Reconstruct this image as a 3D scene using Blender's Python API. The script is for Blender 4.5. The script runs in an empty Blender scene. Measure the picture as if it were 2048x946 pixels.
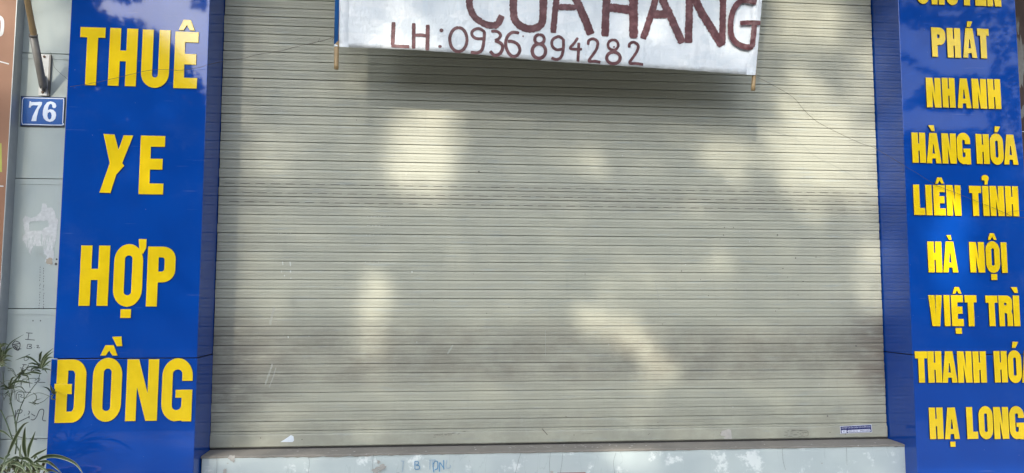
import bpy, bmesh, math, random
from mathutils import Vector, Matrix, noise
random.seed(7)
S = bpy.context.scene
COL = S.collection
# ------------------------------------------------------------------ camera, world, sun, exposure
P = 0.045                                    # height of one shutter slat in metres
FPX = 1500.0                                 # focal length in pixels of a 2048 wide frame
YA, PI_, RO = -0.0952, -0.0813, 0.0021
EYE = Vector((23.8885*P, -82.7149*P, 1.5))
W = 74.9639*P                                # width of the shutter
TC = 5.1034*P                                # how far the blue columns stand out
IDX0 = 31.8967
def rot(y, p, r):
    cy, sy, cp, sp, cr, sr = math.cos(y), math.sin(y), math.cos(p), math.sin(p), math.cos(r), math.sin(r)
    Ry = Matrix(((cy,0,sy),(0,1,0),(-sy,0,cy))); Rx = Matrix(((1,0,0),(0,cp,-sp),(0,sp,cp))); Rz = Matrix(((cr,-sr,0),(sr,cr,0),(0,0,1)))
    return Rz @ Rx @ Ry
R = rot(YA, PI_, RO)
def w3(v): return Vector((v[0], v[2], -v[1]))          # fit frame (right, down, into wall) -> world
RIGHT, DOWN, FWD = w3(R[0]), w3(R[1]), w3(R[2])
def at(px, py, Y=0.0):
    """point of the plane y=Y that the photograph shows at pixel px, py"""
    d = RIGHT*((px-1024)/FPX) + DOWN*((py-473)/FPX) + FWD
    return EYE + d*((Y-EYE.y)/d.y)
def px_of(p):
    v = p-EYE; z = v.dot(FWD)
    if z < 0.1: return (-9999, -9999)
    return (1024+FPX*v.dot(RIGHT)/z, 473+FPX*v.dot(DOWN)/z)
cam_d = bpy.data.cameras.new('camera'); cam = bpy.data.objects.new('camera', cam_d); COL.objects.link(cam)
cam_d.sensor_width = 36; cam_d.lens = 36*FPX/2048; cam_d.clip_end = 500; cam_d.clip_start = 0.05
M = Matrix((RIGHT, -DOWN, -FWD)).transposed().to_4x4(); M.translation = EYE
cam.matrix_world = M; S.camera = cam

SUN = Vector((0.337, 0.785, -0.518)).normalized()      # the way the sunlight travels
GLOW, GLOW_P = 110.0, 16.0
el = math.asin(-SUN.z); az = math.atan2(-SUN.x, -SUN.y)
world = bpy.data.worlds.new('World'); S.world = world; world.use_nodes = True
nt = world.node_tree; nt.nodes.clear()
out = nt.nodes.new('ShaderNodeOutputWorld'); bg = nt.nodes.new('ShaderNodeBackground')
sky = nt.nodes.new('ShaderNodeTexSky'); sky.sky_type = 'NISHITA'; sky.sun_disc = False
sky.sun_elevation = el; sky.sun_rotation = az; sky.air_density = 1.0; sky.dust_density = 1.5; sky.ozone_density = 1.0
tc = nt.nodes.new('ShaderNodeTexCoord'); nz = nt.nodes.new('ShaderNodeTexNoise')
nz.inputs['Scale'].default_value = 2.3; nz.inputs['Detail'].default_value = 7; nz.inputs['Roughness'].default_value = 0.55
rp = nt.nodes.new('ShaderNodeValToRGB'); rp.color_ramp.elements[0].position = 0.38; rp.color_ramp.elements[1].position = 0.60
mx = nt.nodes.new('ShaderNodeMix'); mx.data_type = 'RGBA'
mx.inputs['B'].default_value = (12, 13.6, 16.5, 1)        # sunlit cloud, in the units of the sky texture
nt.links.new(tc.outputs['Generated'], nz.inputs['Vector']); nt.links.new(nz.outputs['Fac'], rp.inputs['Fac'])
nt.links.new(rp.outputs['Color'], mx.inputs['Factor']); nt.links.new(sky.outputs['Color'], mx.inputs['A'])
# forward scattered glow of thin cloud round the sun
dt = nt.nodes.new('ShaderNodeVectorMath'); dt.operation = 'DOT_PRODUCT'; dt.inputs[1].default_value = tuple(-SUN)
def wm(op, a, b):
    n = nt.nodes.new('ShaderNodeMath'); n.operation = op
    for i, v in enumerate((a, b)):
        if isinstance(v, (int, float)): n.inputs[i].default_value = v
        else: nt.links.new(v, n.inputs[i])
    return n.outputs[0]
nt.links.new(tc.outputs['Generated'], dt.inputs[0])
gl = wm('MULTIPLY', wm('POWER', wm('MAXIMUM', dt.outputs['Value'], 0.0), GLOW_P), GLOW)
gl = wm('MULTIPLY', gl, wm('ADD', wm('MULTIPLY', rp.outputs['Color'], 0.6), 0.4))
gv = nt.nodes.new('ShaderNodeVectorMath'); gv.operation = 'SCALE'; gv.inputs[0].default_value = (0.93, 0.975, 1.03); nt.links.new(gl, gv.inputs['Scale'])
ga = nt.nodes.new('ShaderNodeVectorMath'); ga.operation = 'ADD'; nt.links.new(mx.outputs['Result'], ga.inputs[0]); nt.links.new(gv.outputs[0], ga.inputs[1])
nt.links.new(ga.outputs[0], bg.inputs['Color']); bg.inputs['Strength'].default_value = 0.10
nt.links.new(bg.outputs['Background'], out.inputs['Surface'])
sd = bpy.data.lights.new('sun', 'SUN'); sun = bpy.data.objects.new('sun', sd); COL.objects.link(sun)
sd.energy = 4.2; sd.angle = math.radians(0.53); sd.color = (1.0, 0.93, 0.80)
sun.rotation_euler = SUN.to_track_quat('-Z', 'Y').to_euler(); sun.location = (-4, -9, 12)
S.view_settings.view_transform = 'Standard'; S.view_settings.look = 'None'; S.view_settings.gamma = 1
S.view_settings.exposure = 0.34; S.view_settings.use_curve_mapping = False
S.cycles.max_bounces = 8; S.cycles.use_denoising = True

# ------------------------------------------------------------------ materials
class N:
    def __init__(s, name, rough=0.6, metallic=0.0, spec=0.5):
        s.m = bpy.data.materials.new(name); s.m.use_nodes = True; s.t = s.m.node_tree
        s.b = s.t.nodes['Principled BSDF']; s.b.inputs['Roughness'].default_value = rough
        s.b.inputs['Metallic'].default_value = metallic; s.b.inputs['Specular IOR Level'].default_value = spec
        s.geo = s.t.nodes.new('ShaderNodeNewGeometry')
    def link(s, a, b): s.t.links.new(a, b)
    def vec(s, scale=(1,1,1), loc=(0,0,0), rotv=(0,0,0), obj=False):
        m = s.t.nodes.new('ShaderNodeMapping'); m.inputs['Scale'].default_value = scale; m.inputs['Location'].default_value = loc
        m.inputs['Rotation'].default_value = rotv
        if obj:
            t = s.t.nodes.new('ShaderNodeTexCoord'); s.link(t.outputs['Object'], m.inputs['Vector'])
        else: s.link(s.geo.outputs['Position'], m.inputs['Vector'])
        return m.outputs['Vector']
    def noise(s, scale, v=(1,1,1), detail=4, rough=0.55, loc=(0,0,0), obj=False):
        n = s.t.nodes.new('ShaderNodeTexNoise'); n.inputs['Scale'].default_value = scale
        n.inputs['Detail'].default_value = detail; n.inputs['Roughness'].default_value = rough
        s.link(s.vec(v, loc, obj=obj), n.inputs['Vector']); return n.outputs['Fac']
    def voro(s, scale, v=(1,1,1), loc=(0,0,0)):
        n = s.t.nodes.new('ShaderNodeTexVoronoi'); n.inputs['Scale'].default_value = scale
        s.link(s.vec(v, loc), n.inputs['Vector']); return n.outputs['Distance']
    def ramp(s, f, a, b, inv=False):
        n = s.t.nodes.new('ShaderNodeMapRange'); n.interpolation_type = 'SMOOTHSTEP'
        n.inputs['From Min'].default_value = a; n.inputs['From Max'].default_value = b
        if inv: n.inputs['To Min'].default_value = 1; n.inputs['To Max'].default_value = 0
        s.link(f, n.inputs['Value']); return n.outputs['Result']
    def axis(s, k):
        n = s.t.nodes.new('ShaderNodeSeparateXYZ'); s.link(s.geo.outputs['Position'], n.inputs[0]); return n.outputs[k]
    def math(s, op, a, b):
        n = s.t.nodes.new('ShaderNodeMath'); n.operation = op
        for i, v in enumerate((a, b)):
            if isinstance(v, (int, float)): n.inputs[i].default_value = v
            else: s.link(v, n.inputs[i])
        return n.outputs[0]
    def mix(s, f, a, b):
        n = s.t.nodes.new('ShaderNodeMix'); n.data_type = 'RGBA'
        if isinstance(f, (int, float)): n.inputs['Factor'].default_value = f
        else: s.link(f, n.inputs['Factor'])
        for k, v in (('A', a), ('B', b)):
            if isinstance(v, tuple): n.inputs[k].default_value = (*v, 1) if len(v) == 3 else v
            else: s.link(v, n.inputs[k])
        return n.outputs['Result']
    def col(s, c):
        if isinstance(c, tuple): s.b.inputs['Base Color'].default_value = (*c, 1)
        else: s.link(c, s.b.inputs['Base Color'])
        return s
    def rough(s, f, a, b):
        n = s.t.nodes.new('ShaderNodeMapRange'); n.inputs['To Min'].default_value = a; n.inputs['To Max'].default_value = b
        s.link(f, n.inputs['Value']); s.link(n.outputs['Result'], s.b.inputs['Roughness'])
    def bump(s, f, strength=0.3, dist=0.002):
        n = s.t.nodes.new('ShaderNodeBump'); n.inputs['Strength'].default_value = strength; n.inputs['Distance'].default_value = dist
        s.link(f, n.inputs['Height']); s.link(n.outputs['Normal'], s.b.inputs['Normal'])

def simple(name, c, rough=0.6, var=0.15, scale=20, spec=0.5, metallic=0):
    n = N(name, rough, metallic, spec); f = n.noise(scale)
    n.col(n.mix(f, tuple(x*(1-var) for x in c), tuple(min(1, x*(1+var)) for x in c))); n.bump(f, 0.15, 0.001); return n.m

def shutter_material():
    n = N('painted_shutter_steel', 0.42, 0, 0.5)
    base = n.mix(n.noise(3.0, (0.6,1,1.2)), (0.39,0.388,0.308), (0.445,0.438,0.350))
    streak = n.ramp(n.noise(9, (0.5,1,22), 5), 0.35, 0.75)
    base = n.mix(n.math('MULTIPLY', streak, 0.09), base, (0.30,0.31,0.27))
    blue = n.ramp(n.noise(7, (0.8,1,9), 3, loc=(4,0,2)), 0.56, 0.72)
    base = n.mix(n.math('MULTIPLY', blue, 0.35), base, (0.34,0.39,0.40))
    drip = n.ramp(n.noise(14, (3.2,1,0.35), 4), 0.52, 0.78)
    base = n.mix(n.math('MULTIPLY', drip, 0.18), base, (0.26,0.26,0.22))
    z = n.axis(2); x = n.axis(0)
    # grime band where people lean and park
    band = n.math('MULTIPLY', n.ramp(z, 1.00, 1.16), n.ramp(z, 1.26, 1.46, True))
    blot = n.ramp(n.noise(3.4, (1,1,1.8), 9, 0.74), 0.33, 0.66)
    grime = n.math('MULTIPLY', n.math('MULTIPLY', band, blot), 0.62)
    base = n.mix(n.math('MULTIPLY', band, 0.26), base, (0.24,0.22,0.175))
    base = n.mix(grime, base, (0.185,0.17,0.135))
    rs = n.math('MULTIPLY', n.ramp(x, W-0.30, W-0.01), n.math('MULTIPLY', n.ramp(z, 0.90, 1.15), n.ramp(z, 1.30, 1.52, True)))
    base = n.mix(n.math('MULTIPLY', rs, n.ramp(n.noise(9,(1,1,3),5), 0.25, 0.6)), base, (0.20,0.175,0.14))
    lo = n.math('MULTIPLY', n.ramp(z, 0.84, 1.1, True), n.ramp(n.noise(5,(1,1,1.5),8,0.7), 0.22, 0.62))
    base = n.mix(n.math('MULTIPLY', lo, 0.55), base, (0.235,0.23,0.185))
    mid = n.math('MULTIPLY', n.ramp(z, 1.90, 1.98), n.ramp(z, 2.02, 2.12, True))
    base = n.mix(n.math('MULTIPLY', mid, n.math('MULTIPLY', n.ramp(n.noise(4, (1,1,5), 7, 0.7, (3,3,3)), 0.3, 0.7), 0.38)), base, (0.22,0.205,0.165))
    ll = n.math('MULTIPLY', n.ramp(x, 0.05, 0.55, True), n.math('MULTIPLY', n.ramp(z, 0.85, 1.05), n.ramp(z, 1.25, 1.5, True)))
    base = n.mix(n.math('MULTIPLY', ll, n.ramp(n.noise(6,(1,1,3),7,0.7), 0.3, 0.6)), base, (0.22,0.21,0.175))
    grain = n.noise(170, (0.5,1,1.2), 3, 0.7)
    base = n.mix(n.math('MULTIPLY', n.ramp(grain, 0.45, 0.75), 0.16), base, (0.24,0.25,0.21))
    wipe = n.ramp(n.noise(4.5, (1.3,1,0.9), 8, 0.72, (8,0,8)), 0.60, 0.72)
    base = n.mix(n.math('MULTIPLY', wipe, 0.22), base, (0.50,0.50,0.45))
    fine = n.ramp(n.noise(60, (1,1,1), 5, 0.7), 0.60, 0.74)
    base = n.mix(n.math('MULTIPLY', fine, n.math('MULTIPLY', band, 0.5)), base, (0.45,0.45,0.40))
    spk = n.ramp(n.voro(16, loc=(3,0,1)), 0.022, 0.045, True)
    gate = n.math('MULTIPLY', n.ramp(n.noise(1.3, loc=(2,2,2)), 0.5, 0.62), 1.0)
    base = n.mix(n.math('MULTIPLY', spk, gate), base, (0.10,0.095,0.08))
    wsp = n.ramp(n.voro(11, (1,1,0.45), (7,0,3)), 0.016, 0.03, True)
    base = n.mix(n.math('MULTIPLY', wsp, 0.6), base, (0.66,0.67,0.64))
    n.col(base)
    n.rough(n.noise(12, (1,1,4)), 0.34, 0.58)
    n.bump(n.noise(30, (0.3,1,1), 3), 0.04, 0.0006)
    return n.m
M_SHUT = shutter_material()

def blue_material():
    n = N('glossy_blue_composite', 0.06, 0, 0.5)
    n.b.inputs['IOR'].default_value = 1.56
    c = n.mix(n.noise(2.0), (0.0025,0.048,0.29), (0.0035,0.059,0.33))
    dust = n.ramp(n.noise(6, (1,1,0.5), 7, 0.7), 0.55, 0.85)
    c = n.mix(n.math('MULTIPLY', dust, 0.05), c, (0.35,0.38,0.42))
    sp = n.ramp(n.voro(14, loc=(1,0,5)), 0.012, 0.022, True)
    c = n.mix(n.math('MULTIPLY', sp, 0.5), c, (0.4,0.42,0.45))
    sm = n.ramp(n.noise(3.2, (1,1,1.4), 7, 0.68, (6,0,2)), 0.52, 0.80)
    c = n.mix(n.math('MULTIPLY', sm, 0.05), c, (0.20,0.26,0.36))
    sc = n.ramp(n.noise(20, (0.25,1,4), 3, 0.5, (1,0,3)), 0.70, 0.76)
    c = n.mix(n.math('MULTIPLY', sc, 0.07), c, (0.4,0.45,0.5))
    n.col(c); n.rough(n.noise(8, (1,1,1), 5), 0.012, 0.05)
    n.bump(n.noise(1.6, (1,1,1), 2), 0.03, 0.01)
    return n.m
M_BLUE = blue_material()
def letter_face():
    n = N('yellow_reflective_sheet', 0.07, 0, 0.5); n.b.inputs['IOR'].default_value = 1.7
    c = n.mix(n.noise(30, detail=6), (0.78,0.53,0.008), (0.89,0.62,0.014))
    c = n.mix(n.math('MULTIPLY', n.ramp(n.noise(7, detail=6), 0.5, 0.8), 0.25), c, (0.58,0.40,0.03))
    n.col(c); n.bump(n.noise(6, detail=3), 0.07, 0.003); return n.m
M_YEL = letter_face()
M_YSIDE = simple('dark_side_edge', (0.035,0.025,0.015), 0.5)  # dark brown for the letter sides and the left and upper bevels
M_YRIM = simple('painted_edge_highlight', (0.85,0.78,0.42), 0.3, 0.05)  # highlight painted into the bevels that face right and down
def banner_material():
    n = N('white_tarpaulin', 0.38, 0, 0.4)
    c = n.mix(n.noise(2.2, (1,1,1)), (0.61,0.67,0.70), (0.77,0.785,0.79))
    # ghosts of an older print seen through the whitewash, wide brushed blocks
    gh = n.ramp(n.noise(5, (1.6,1,3.5), 3, 0.5, (3,0,5)), 0.50, 0.56)
    c = n.mix(n.math('MULTIPLY', gh, 0.35), c, (0.84,0.84,0.83))
    br = n.ramp(n.noise(22, (0.35,1,5), 5, 0.6), 0.5, 0.75)
    c = n.mix(n.math('MULTIPLY', br, 0.22), c, (0.62,0.66,0.68))
    st = n.ramp(n.noise(18, (3,1,0.12), 3), 0.60, 0.68)
    c = n.mix(n.math('MULTIPLY', st, 0.25), c, (0.62,0.72,0.78))
    n.col(c)
    h = n.math('ADD', n.noise(9, (2.2,1,0.7), 4, 0.5), n.math('MULTIPLY', n.noise(36, (1,1,1), 3), 0.35))
    n.bump(h, 0.6, 0.016); return n.m
M_BAN = banner_material()
def paint_material():
    n = N('maroon_brush_paint', 0.5)
    c = n.mix(n.ramp(n.noise(14, (2,1,2), 6, 0.65), 0.42, 0.72), (0.085,0.018,0.020), (0.19,0.075,0.075))
    n.col(c); n.bump(n.noise(60, detail=4), 0.3, 0.001); return n.m
M_PAINT = paint_material()
def wall_panel_material():
    n = N('grey_blue_painted_board', 0.6)
    c = n.mix(n.noise(2.5, detail=5), (0.35,0.40,0.375), (0.44,0.48,0.45))
    c = n.mix(n.math('MULTIPLY', n.ramp(n.noise(8, (3,1,0.5), 6, 0.65), 0.48, 0.78), 0.35), c, (0.31,0.37,0.37))
    c = n.mix(n.math('MULTIPLY', n.ramp(n.noise(24, detail=6), 0.6, 0.75), 0.3), c, (0.36,0.35,0.30))
    n.col(c); n.bump(n.noise(45, detail=4), 0.15, 0.001); return n.m
M_WALLP = wall_panel_material()
def sill_paint():
    n = N('pale_blue_limewash', 0.8)
    c = n.mix(n.noise(3.0, detail=6), (0.385,0.445,0.445), (0.50,0.55,0.535))
    c = n.mix(n.ramp(n.noise(9, (1,1,1), 6, 0.7, (2,0,8)), 0.56, 0.66), c, (0.66,0.70,0.68))
    c = n.mix(n.math('MULTIPLY', n.ramp(n.noise(7, (1,1,2), 6, 0.7, (5,1,1)), 0.66, 0.70), 0.8), c, (0.30,0.27,0.23))
    cr = n.ramp(n.math('ABSOLUTE', n.math('SUBTRACT', n.noise(1.8, (2.2,1,0.4), 5, 0.6, (9,0,0)), 0.5), 0), 0.0, 0.0035, True)
    c = n.mix(n.math('MULTIPLY', cr, 0.22), c, (0.2,0.23,0.24))
    n.col(c); n.bump(n.noise(35, detail=6), 0.35, 0.002); return n.m
M_SILL = sill_paint()
def cement():
    n = N('bare_cement', 0.9)
    c = n.mix(n.noise(7, detail=7, rough=0.7), (0.15,0.135,0.115), (0.25,0.23,0.20))
    c = n.mix(n.ramp(n.noise(40, detail=5), 0.64, 0.74), c, (0.38,0.38,0.35))
    n.col(c); n.bump(n.noise(50, detail=6), 0.6, 0.003); return n.m
M_CEM = cement()
def bamboo():
    n = N('bamboo', 0.45)
    c = n.mix(n.noise(30, (6,6,0.4), 5, obj=True), (0.30,0.19,0.085), (0.47,0.33,0.16))
    c = n.mix(n.ramp(n.noise(9, (1,1,1), 5, obj=True), 0.55, 0.75), c, (0.19,0.12,0.06))
    n.col(c); return n.m
M_BAM = bamboo()
M_DARK = simple('dark_recess', (0.03,0.028,0.025), 0.8)
def leaf_mat(nm, a, b):
    n = N(nm, 0.42); n.col(n.mix(n.noise(25, detail=4), a, b)); return n.m
M_LEAF = leaf_mat('green_leaf', (0.032,0.052,0.020), (0.060,0.088,0.034))
M_LEDGE = leaf_mat('pale_leaf_margin', (0.20,0.24,0.13), (0.30,0.32,0.20))
M_TREE = leaf_mat('tree_leaf', (0.035,0.07,0.018), (0.08,0.12,0.035))
M_BARK = simple('bark', (0.11,0.085,0.06), 0.9, 0.4, 14)

# ------------------------------------------------------------------ helpers
def tag(o, label=None, cat=None, group=None, kind=None):
    for k, v in (('label', label), ('category', cat), ('group', group), ('kind', kind)):
        if v: o[k] = v
    return o
def empty(name, loc=(0,0,0), **kw):
    o = bpy.data.objects.new(name, None); COL.objects.link(o); o.location = loc; o.empty_display_size = 0.1; return tag(o, **kw)
def put(name, me, parent=None, mats=(), smooth=False):
    for m in mats: me.materials.append(m)
    if smooth:
        for p in me.polygons: p.use_smooth = True
    o = bpy.data.objects.new(name, me); COL.objects.link(o)
    if parent:
        o.parent = parent; o.matrix_parent_inverse = Matrix.Translation(-Vector(parent.location))
    return o
def from_bm(name, bm, parent=None, mats=(), smooth=False):
    me = bpy.data.meshes.new(name); bm.to_mesh(me); bm.free(); return put(name, me, parent, mats, smooth)
def box(bm, x0, x1, y0, y1, z0, z1, mi=0):
    v = [bm.verts.new(c) for c in ((x0,y0,z0),(x1,y0,z0),(x1,y1,z0),(x0,y1,z0),(x0,y0,z1),(x1,y0,z1),(x1,y1,z1),(x0,y1,z1))]
    for f in ((3,2,1,0),(4,5,6,7),(0,1,5,4),(1,2,6,5),(2,3,7,6),(3,0,4,7)):
        bm.faces.new([v[i] for i in f]).material_index = mi
def boxobj(name, a, parent, m, bevel=0.0):
    bm = bmesh.new(); box(bm, *a)
    if bevel: bmesh.ops.bevel(bm, geom=bm.edges[:], offset=bevel, segments=2, affect='EDGES', profile=0.5)
    return from_bm(name, bm, parent, (m,))
def curve_mesh(contours, depth, bevel=0.0, res_bev=1):
    """filled, extruded outline; contours in (x, z), built facing -Y at y=0 (front at -depth)"""
    cu = bpy.data.curves.new('tmp', 'CURVE'); cu.dimensions = '2D'; cu.fill_mode = 'BOTH'
    cu.extrude = depth/2-bevel; cu.bevel_depth = bevel; cu.bevel_resolution = res_bev; cu.offset = -bevel
    for c in contours:
        sp = cu.splines.new('POLY'); sp.points.add(len(c)-1); sp.use_cyclic_u = True
        for i, (x, z) in enumerate(c): sp.points[i].co = (x, z, 0, 1)
    o = bpy.data.objects.new('tmp', cu); COL.objects.link(o)
    dg = bpy.context.evaluated_depsgraph_get(); me = bpy.data.meshes.new_from_object(o.evaluated_get(dg))
    bpy.data.objects.remove(o); bpy.data.curves.remove(cu)
    me.transform(Matrix(((1,0,0,0),(0,0,-1,-depth/2),(0,1,0,0),(0,0,0,1))))
    return me
def tube(bm, pts, r, seg=8, cap=True, mi=0):
    pts = [Vector(p) for p in pts]; rs = r if isinstance(r, (list, tuple)) else [r]*len(pts); rings = []
    prev = None
    for i, p in enumerate(pts):
        d = (pts[min(i+1, len(pts)-1)]-pts[max(i-1, 0)]).normalized()
        u = d.cross(Vector((0,0,1)) if abs(d.z) < .95 else Vector((1,0,0))).normalized() if prev is None else (prev-d*prev.dot(d)).normalized()
        prev = u; v = d.cross(u)
        rings.append([bm.verts.new(p+(u*math.cos(2*math.pi*k/seg)+v*math.sin(2*math.pi*k/seg))*rs[i]) for k in range(seg)])
    for a, b in zip(rings, rings[1:]):
        for k in range(seg):
            f = bm.faces.new((a[k], a[(k+1) % seg], b[(k+1) % seg], b[k])); f.smooth = True; f.material_index = mi
    if cap:
        bm.faces.new(rings[0][::-1]).material_index = mi; bm.faces.new(rings[-1]).material_index = mi
def catmull(pts, n=8):
    pts = [Vector(p) for p in pts]; 
    if len(pts) == 2: return [pts[0].lerp(pts[1], i/n) for i in range(n+1)]
    q = [pts[0]*2-pts[1]]+pts+[pts[-1]*2-pts[-2]]; o = []
    for i in range(1, len(q)-2):
        a, b, c, d = q[i-1:i+3]
        for k in range(n):
            t = k/n; o.append(0.5*((2*b)+(c-a)*t+(2*a-5*b+4*c-d)*t*t+(3*b-a-3*c+d)*t**3))
    o.append(pts[-1]); return o
def brush(bm, pts, width, surf, lift, rough=0.0, n=6, taper=0.0, step=None, seed=0):
    """a flat painted stroke through pixel points pts laid on surf(px,py,lift)"""
    c = catmull([(x, y, 0) for x, y in pts], n)
    d = [c[0]]
    step = step or 2.0
    for p in c[1:]:
        while (p-d[-1]).length > step: d.append(d[-1]+(p-d[-1]).normalized()*step)
    d.append(c[-1]) if (c[-1]-d[-1]).length > 0.3 else None
    rows = []; m = len(d)
    for i, p in enumerate(d):
        t = (d[min(i+2, m-1)]-d[max(i-2, 0)]).normalized(); nn = Vector((-t.y, t.x, 0))
        e = min(i, m-1-i)*step/width
        k = 1.0 if e > .35 else 0.72+0.28*math.sqrt(max(0, e/.35))
        a = width/2*k*(1+rough*0.6*noise.noise(Vector((p.x*.35+seed, p.y*.35, 1)))+rough*random.uniform(-.5, .5)*.6)
        b = width/2*k*(1+rough*0.6*noise.noise(Vector((p.x*.35, p.y*.35+seed, 7)))+rough*random.uniform(-.5, .5)*.6)
        rows.append([bm.verts.new(surf(*(p+nn*a*s).xy, lift)) if s > 0 else bm.verts.new(surf(*(p+nn*b*s).xy, lift)) for s in (1, 0, -1)])
    for r0, r1 in zip(rows, rows[1:]):
        for k in range(2): bm.faces.new((r0[k], r0[k+1], r1[k+1], r1[k]))
def disc(bm, px, py, r, surf, lift, n=10, ry=None, rough=0.1):
    vs = [bm.verts.new(surf(px+r*math.cos(2*math.pi*k/n)*(1+random.uniform(-rough, rough)), py+(ry or r)*math.sin(2*math.pi*k/n), lift)) for k in range(n)]
    bm.faces.new(vs)
def plane_surf(Y): return lambda x, y, l: at(x, y, Y-l)

# ------------------------------------------------------------------ ground and road (behind and under the viewer)
def sheet(name, x0, x1, y0, y1, z, m):
    bm = bmesh.new(); vs = [bm.verts.new(c) for c in ((x0,y0,z),(x1,y0,z),(x1,y1,z),(x0,y1,z))]; bm.faces.new(vs)
    return tag(from_bm(name, bm, None, (m,)), kind='structure')
M_PAVE = simple('pavement_tiles', (0.15,0.14,0.125), 0.85, 0.25, 6)
M_ASPH = simple('asphalt', (0.05,0.05,0.05), 0.9, 0.3, 30)
sheet('ground', -200, 200, -200, 60, -0.13, simple('earth', (0.15,0.13,0.10), 0.95, 0.3, 3))
sheet('road', -200, 200, -15.5, -5.6, -0.12, M_ASPH)
bm = bmesh.new(); box(bm, -40, 40, -5.6, 0.6, -0.12, 0.0); tag(from_bm('pavement', bm, None, (M_PAVE,)), kind='structure')
bm = bmesh.new(); box(bm, -40, 40, -19.5, -15.5, -0.12, 0.0); tag(from_bm('far_pavement', bm, None, (M_PAVE,)), kind='structure')

# ------------------------------------------------------------------ roller shutter
ZI = lambda i: 1.5-(i-IDX0)*P
ZBOT = at(416, 897.6, 0).z
shutter = empty('roller_shutter', (W/2, 0, ZBOT), label='wide grey green steel roller shutter, closed, between the two blue columns', cat='shutter')
X0, X1 = 0.003, W-0.006
prof = [(0.008, 0.0), (0.007, -0.0012), (0.0008, -0.0032), (0.0, -0.0045), (-0.0003, -0.0110), (-0.0003, -0.0179), (0.0014, -0.0187), (-0.0002, -0.0195),
        (-0.0002, -0.0264), (0.0010, -0.0270), (-0.0001, -0.0276), (0.0, -0.0302), (0.0008, -0.0308), (0.0, -0.0314), (0.0001, -0.0425), (0.0008, -0.0444), (0.008, -0.0449)]
def slat_mesh(p, name='slat'):
    bm = bmesh.new(); nx = 6; rows = []
    for k in range(nx+1):
        x = X0+(X1-X0)*k/nx-W/2
        rows.append([bm.verts.new((x, y, z)) for y, z in p])
    for a, b in zip(rows, rows[1:]):
        for i in range(len(p)-1): bm.faces.new((a[i], b[i], b[i+1], a[i+1])[::-1])
    bm.faces.new(rows[0]); bm.faces.new(rows[-1][::-1])
    me = bpy.data.meshes.new(name); bm.to_mesh(me); bm.free(); me.materials.append(M_SHUT); return me
SM = slat_mesh(prof)
i0 = -12
slats = {}
for i in range(i0, 46):
    o = bpy.data.objects.new('slat', SM); COL.objects.link(o); o.parent = shutter; o.matrix_parent_inverse = Matrix.Translation(-shutter.location)
    o.location = (W/2+random.uniform(-.0012, .0012), random.uniform(-.0006, .0006), ZI(i)+random.uniform(-.0004, .0004))
    o.rotation_euler = (random.uniform(-.005, .005), random.uniform(-.00012, .00012), random.uniform(-.0002, .0002)); slats[i] = o
# ventilation slots in three of the slats
for i in (19, 20, 21):
    bm = bmesh.new(); x = 0.03+0.011*(i-19); M_SLOT = bpy.data.materials.get('slot_shade') or simple('slot_shade', (0.15,0.145,0.12), .8)
    while x < W-0.07:
        w = 0.048; z = ZI(i)-0.0290; y = -0.0014
        pts = [(x, 0), (x+.003, .0011), (x+w-.003, .0011), (x+w, 0), (x+w-.003, -.0011), (x+.003, -.0011)]
        f = bm.faces.new([bm.verts.new((a, y, z+b)) for a, b in pts][::-1])
        x += 0.0718
    o = from_bm('vent_slots', bm, None, (M_SLOT,)); o['kind'] = 'stuff'
    o.parent = slats[i]; o.matrix_parent_inverse = Matrix.Translation(-Vector((slats[i].location)))
# narrow strip then plain bottom bar
zb = ZI(46)
bm = bmesh.new()
bp = [(0.014, zb-.0005), (0.0012, zb-.003), (-0.001, zb-.005), (-0.001, zb-.0135), (0.0012, zb-.0145), (-0.0035, zb-.0165), (-0.006, zb-.020), (-0.006, ZBOT+.008), (-0.002, ZBOT+.003), (0.014, ZBOT+.002)]
ra = [bm.verts.new((X0, y, z)) for y, z in bp]; rb = [bm.verts.new((X1, y, z)) for y, z in bp]
for i in range(len(bp)-1): bm.faces.new((ra[i], rb[i], rb[i+1], ra[i+1])[::-1])
bm.faces.new(ra); bm.faces.new(rb[::-1])
bar = from_bm('bottom_bar', bm, shutter, (M_SHUT,))
# end clips
bm = bmesh.new()
for i in range(i0, 46):
    z = ZI(i)
    box(bm, X1+.0003, W-.003, 0.005, 0.012, z-.026, z-.016)
o = from_bm('end_clips', bm, shutter, (simple('pale_nylon', (0.36,0.36,0.33), 0.6),)); o['kind'] = 'stuff'
bm = bmesh.new(); box(bm, -0.02, W+0.02, 0.016, 0.03, ZBOT-.02, ZI(i0)); from_bm('backing', bm, shutter, (M_DARK,))
bm = bmesh.new(); box(bm, 0.004, W-.004, -0.004, 0.015, ZBOT-.0045, ZBOT+.0015); from_bm('gap_shade', bm, shutter, (M_DARK,))  # dark strip stands in for the shade of the gap under the bar

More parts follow.
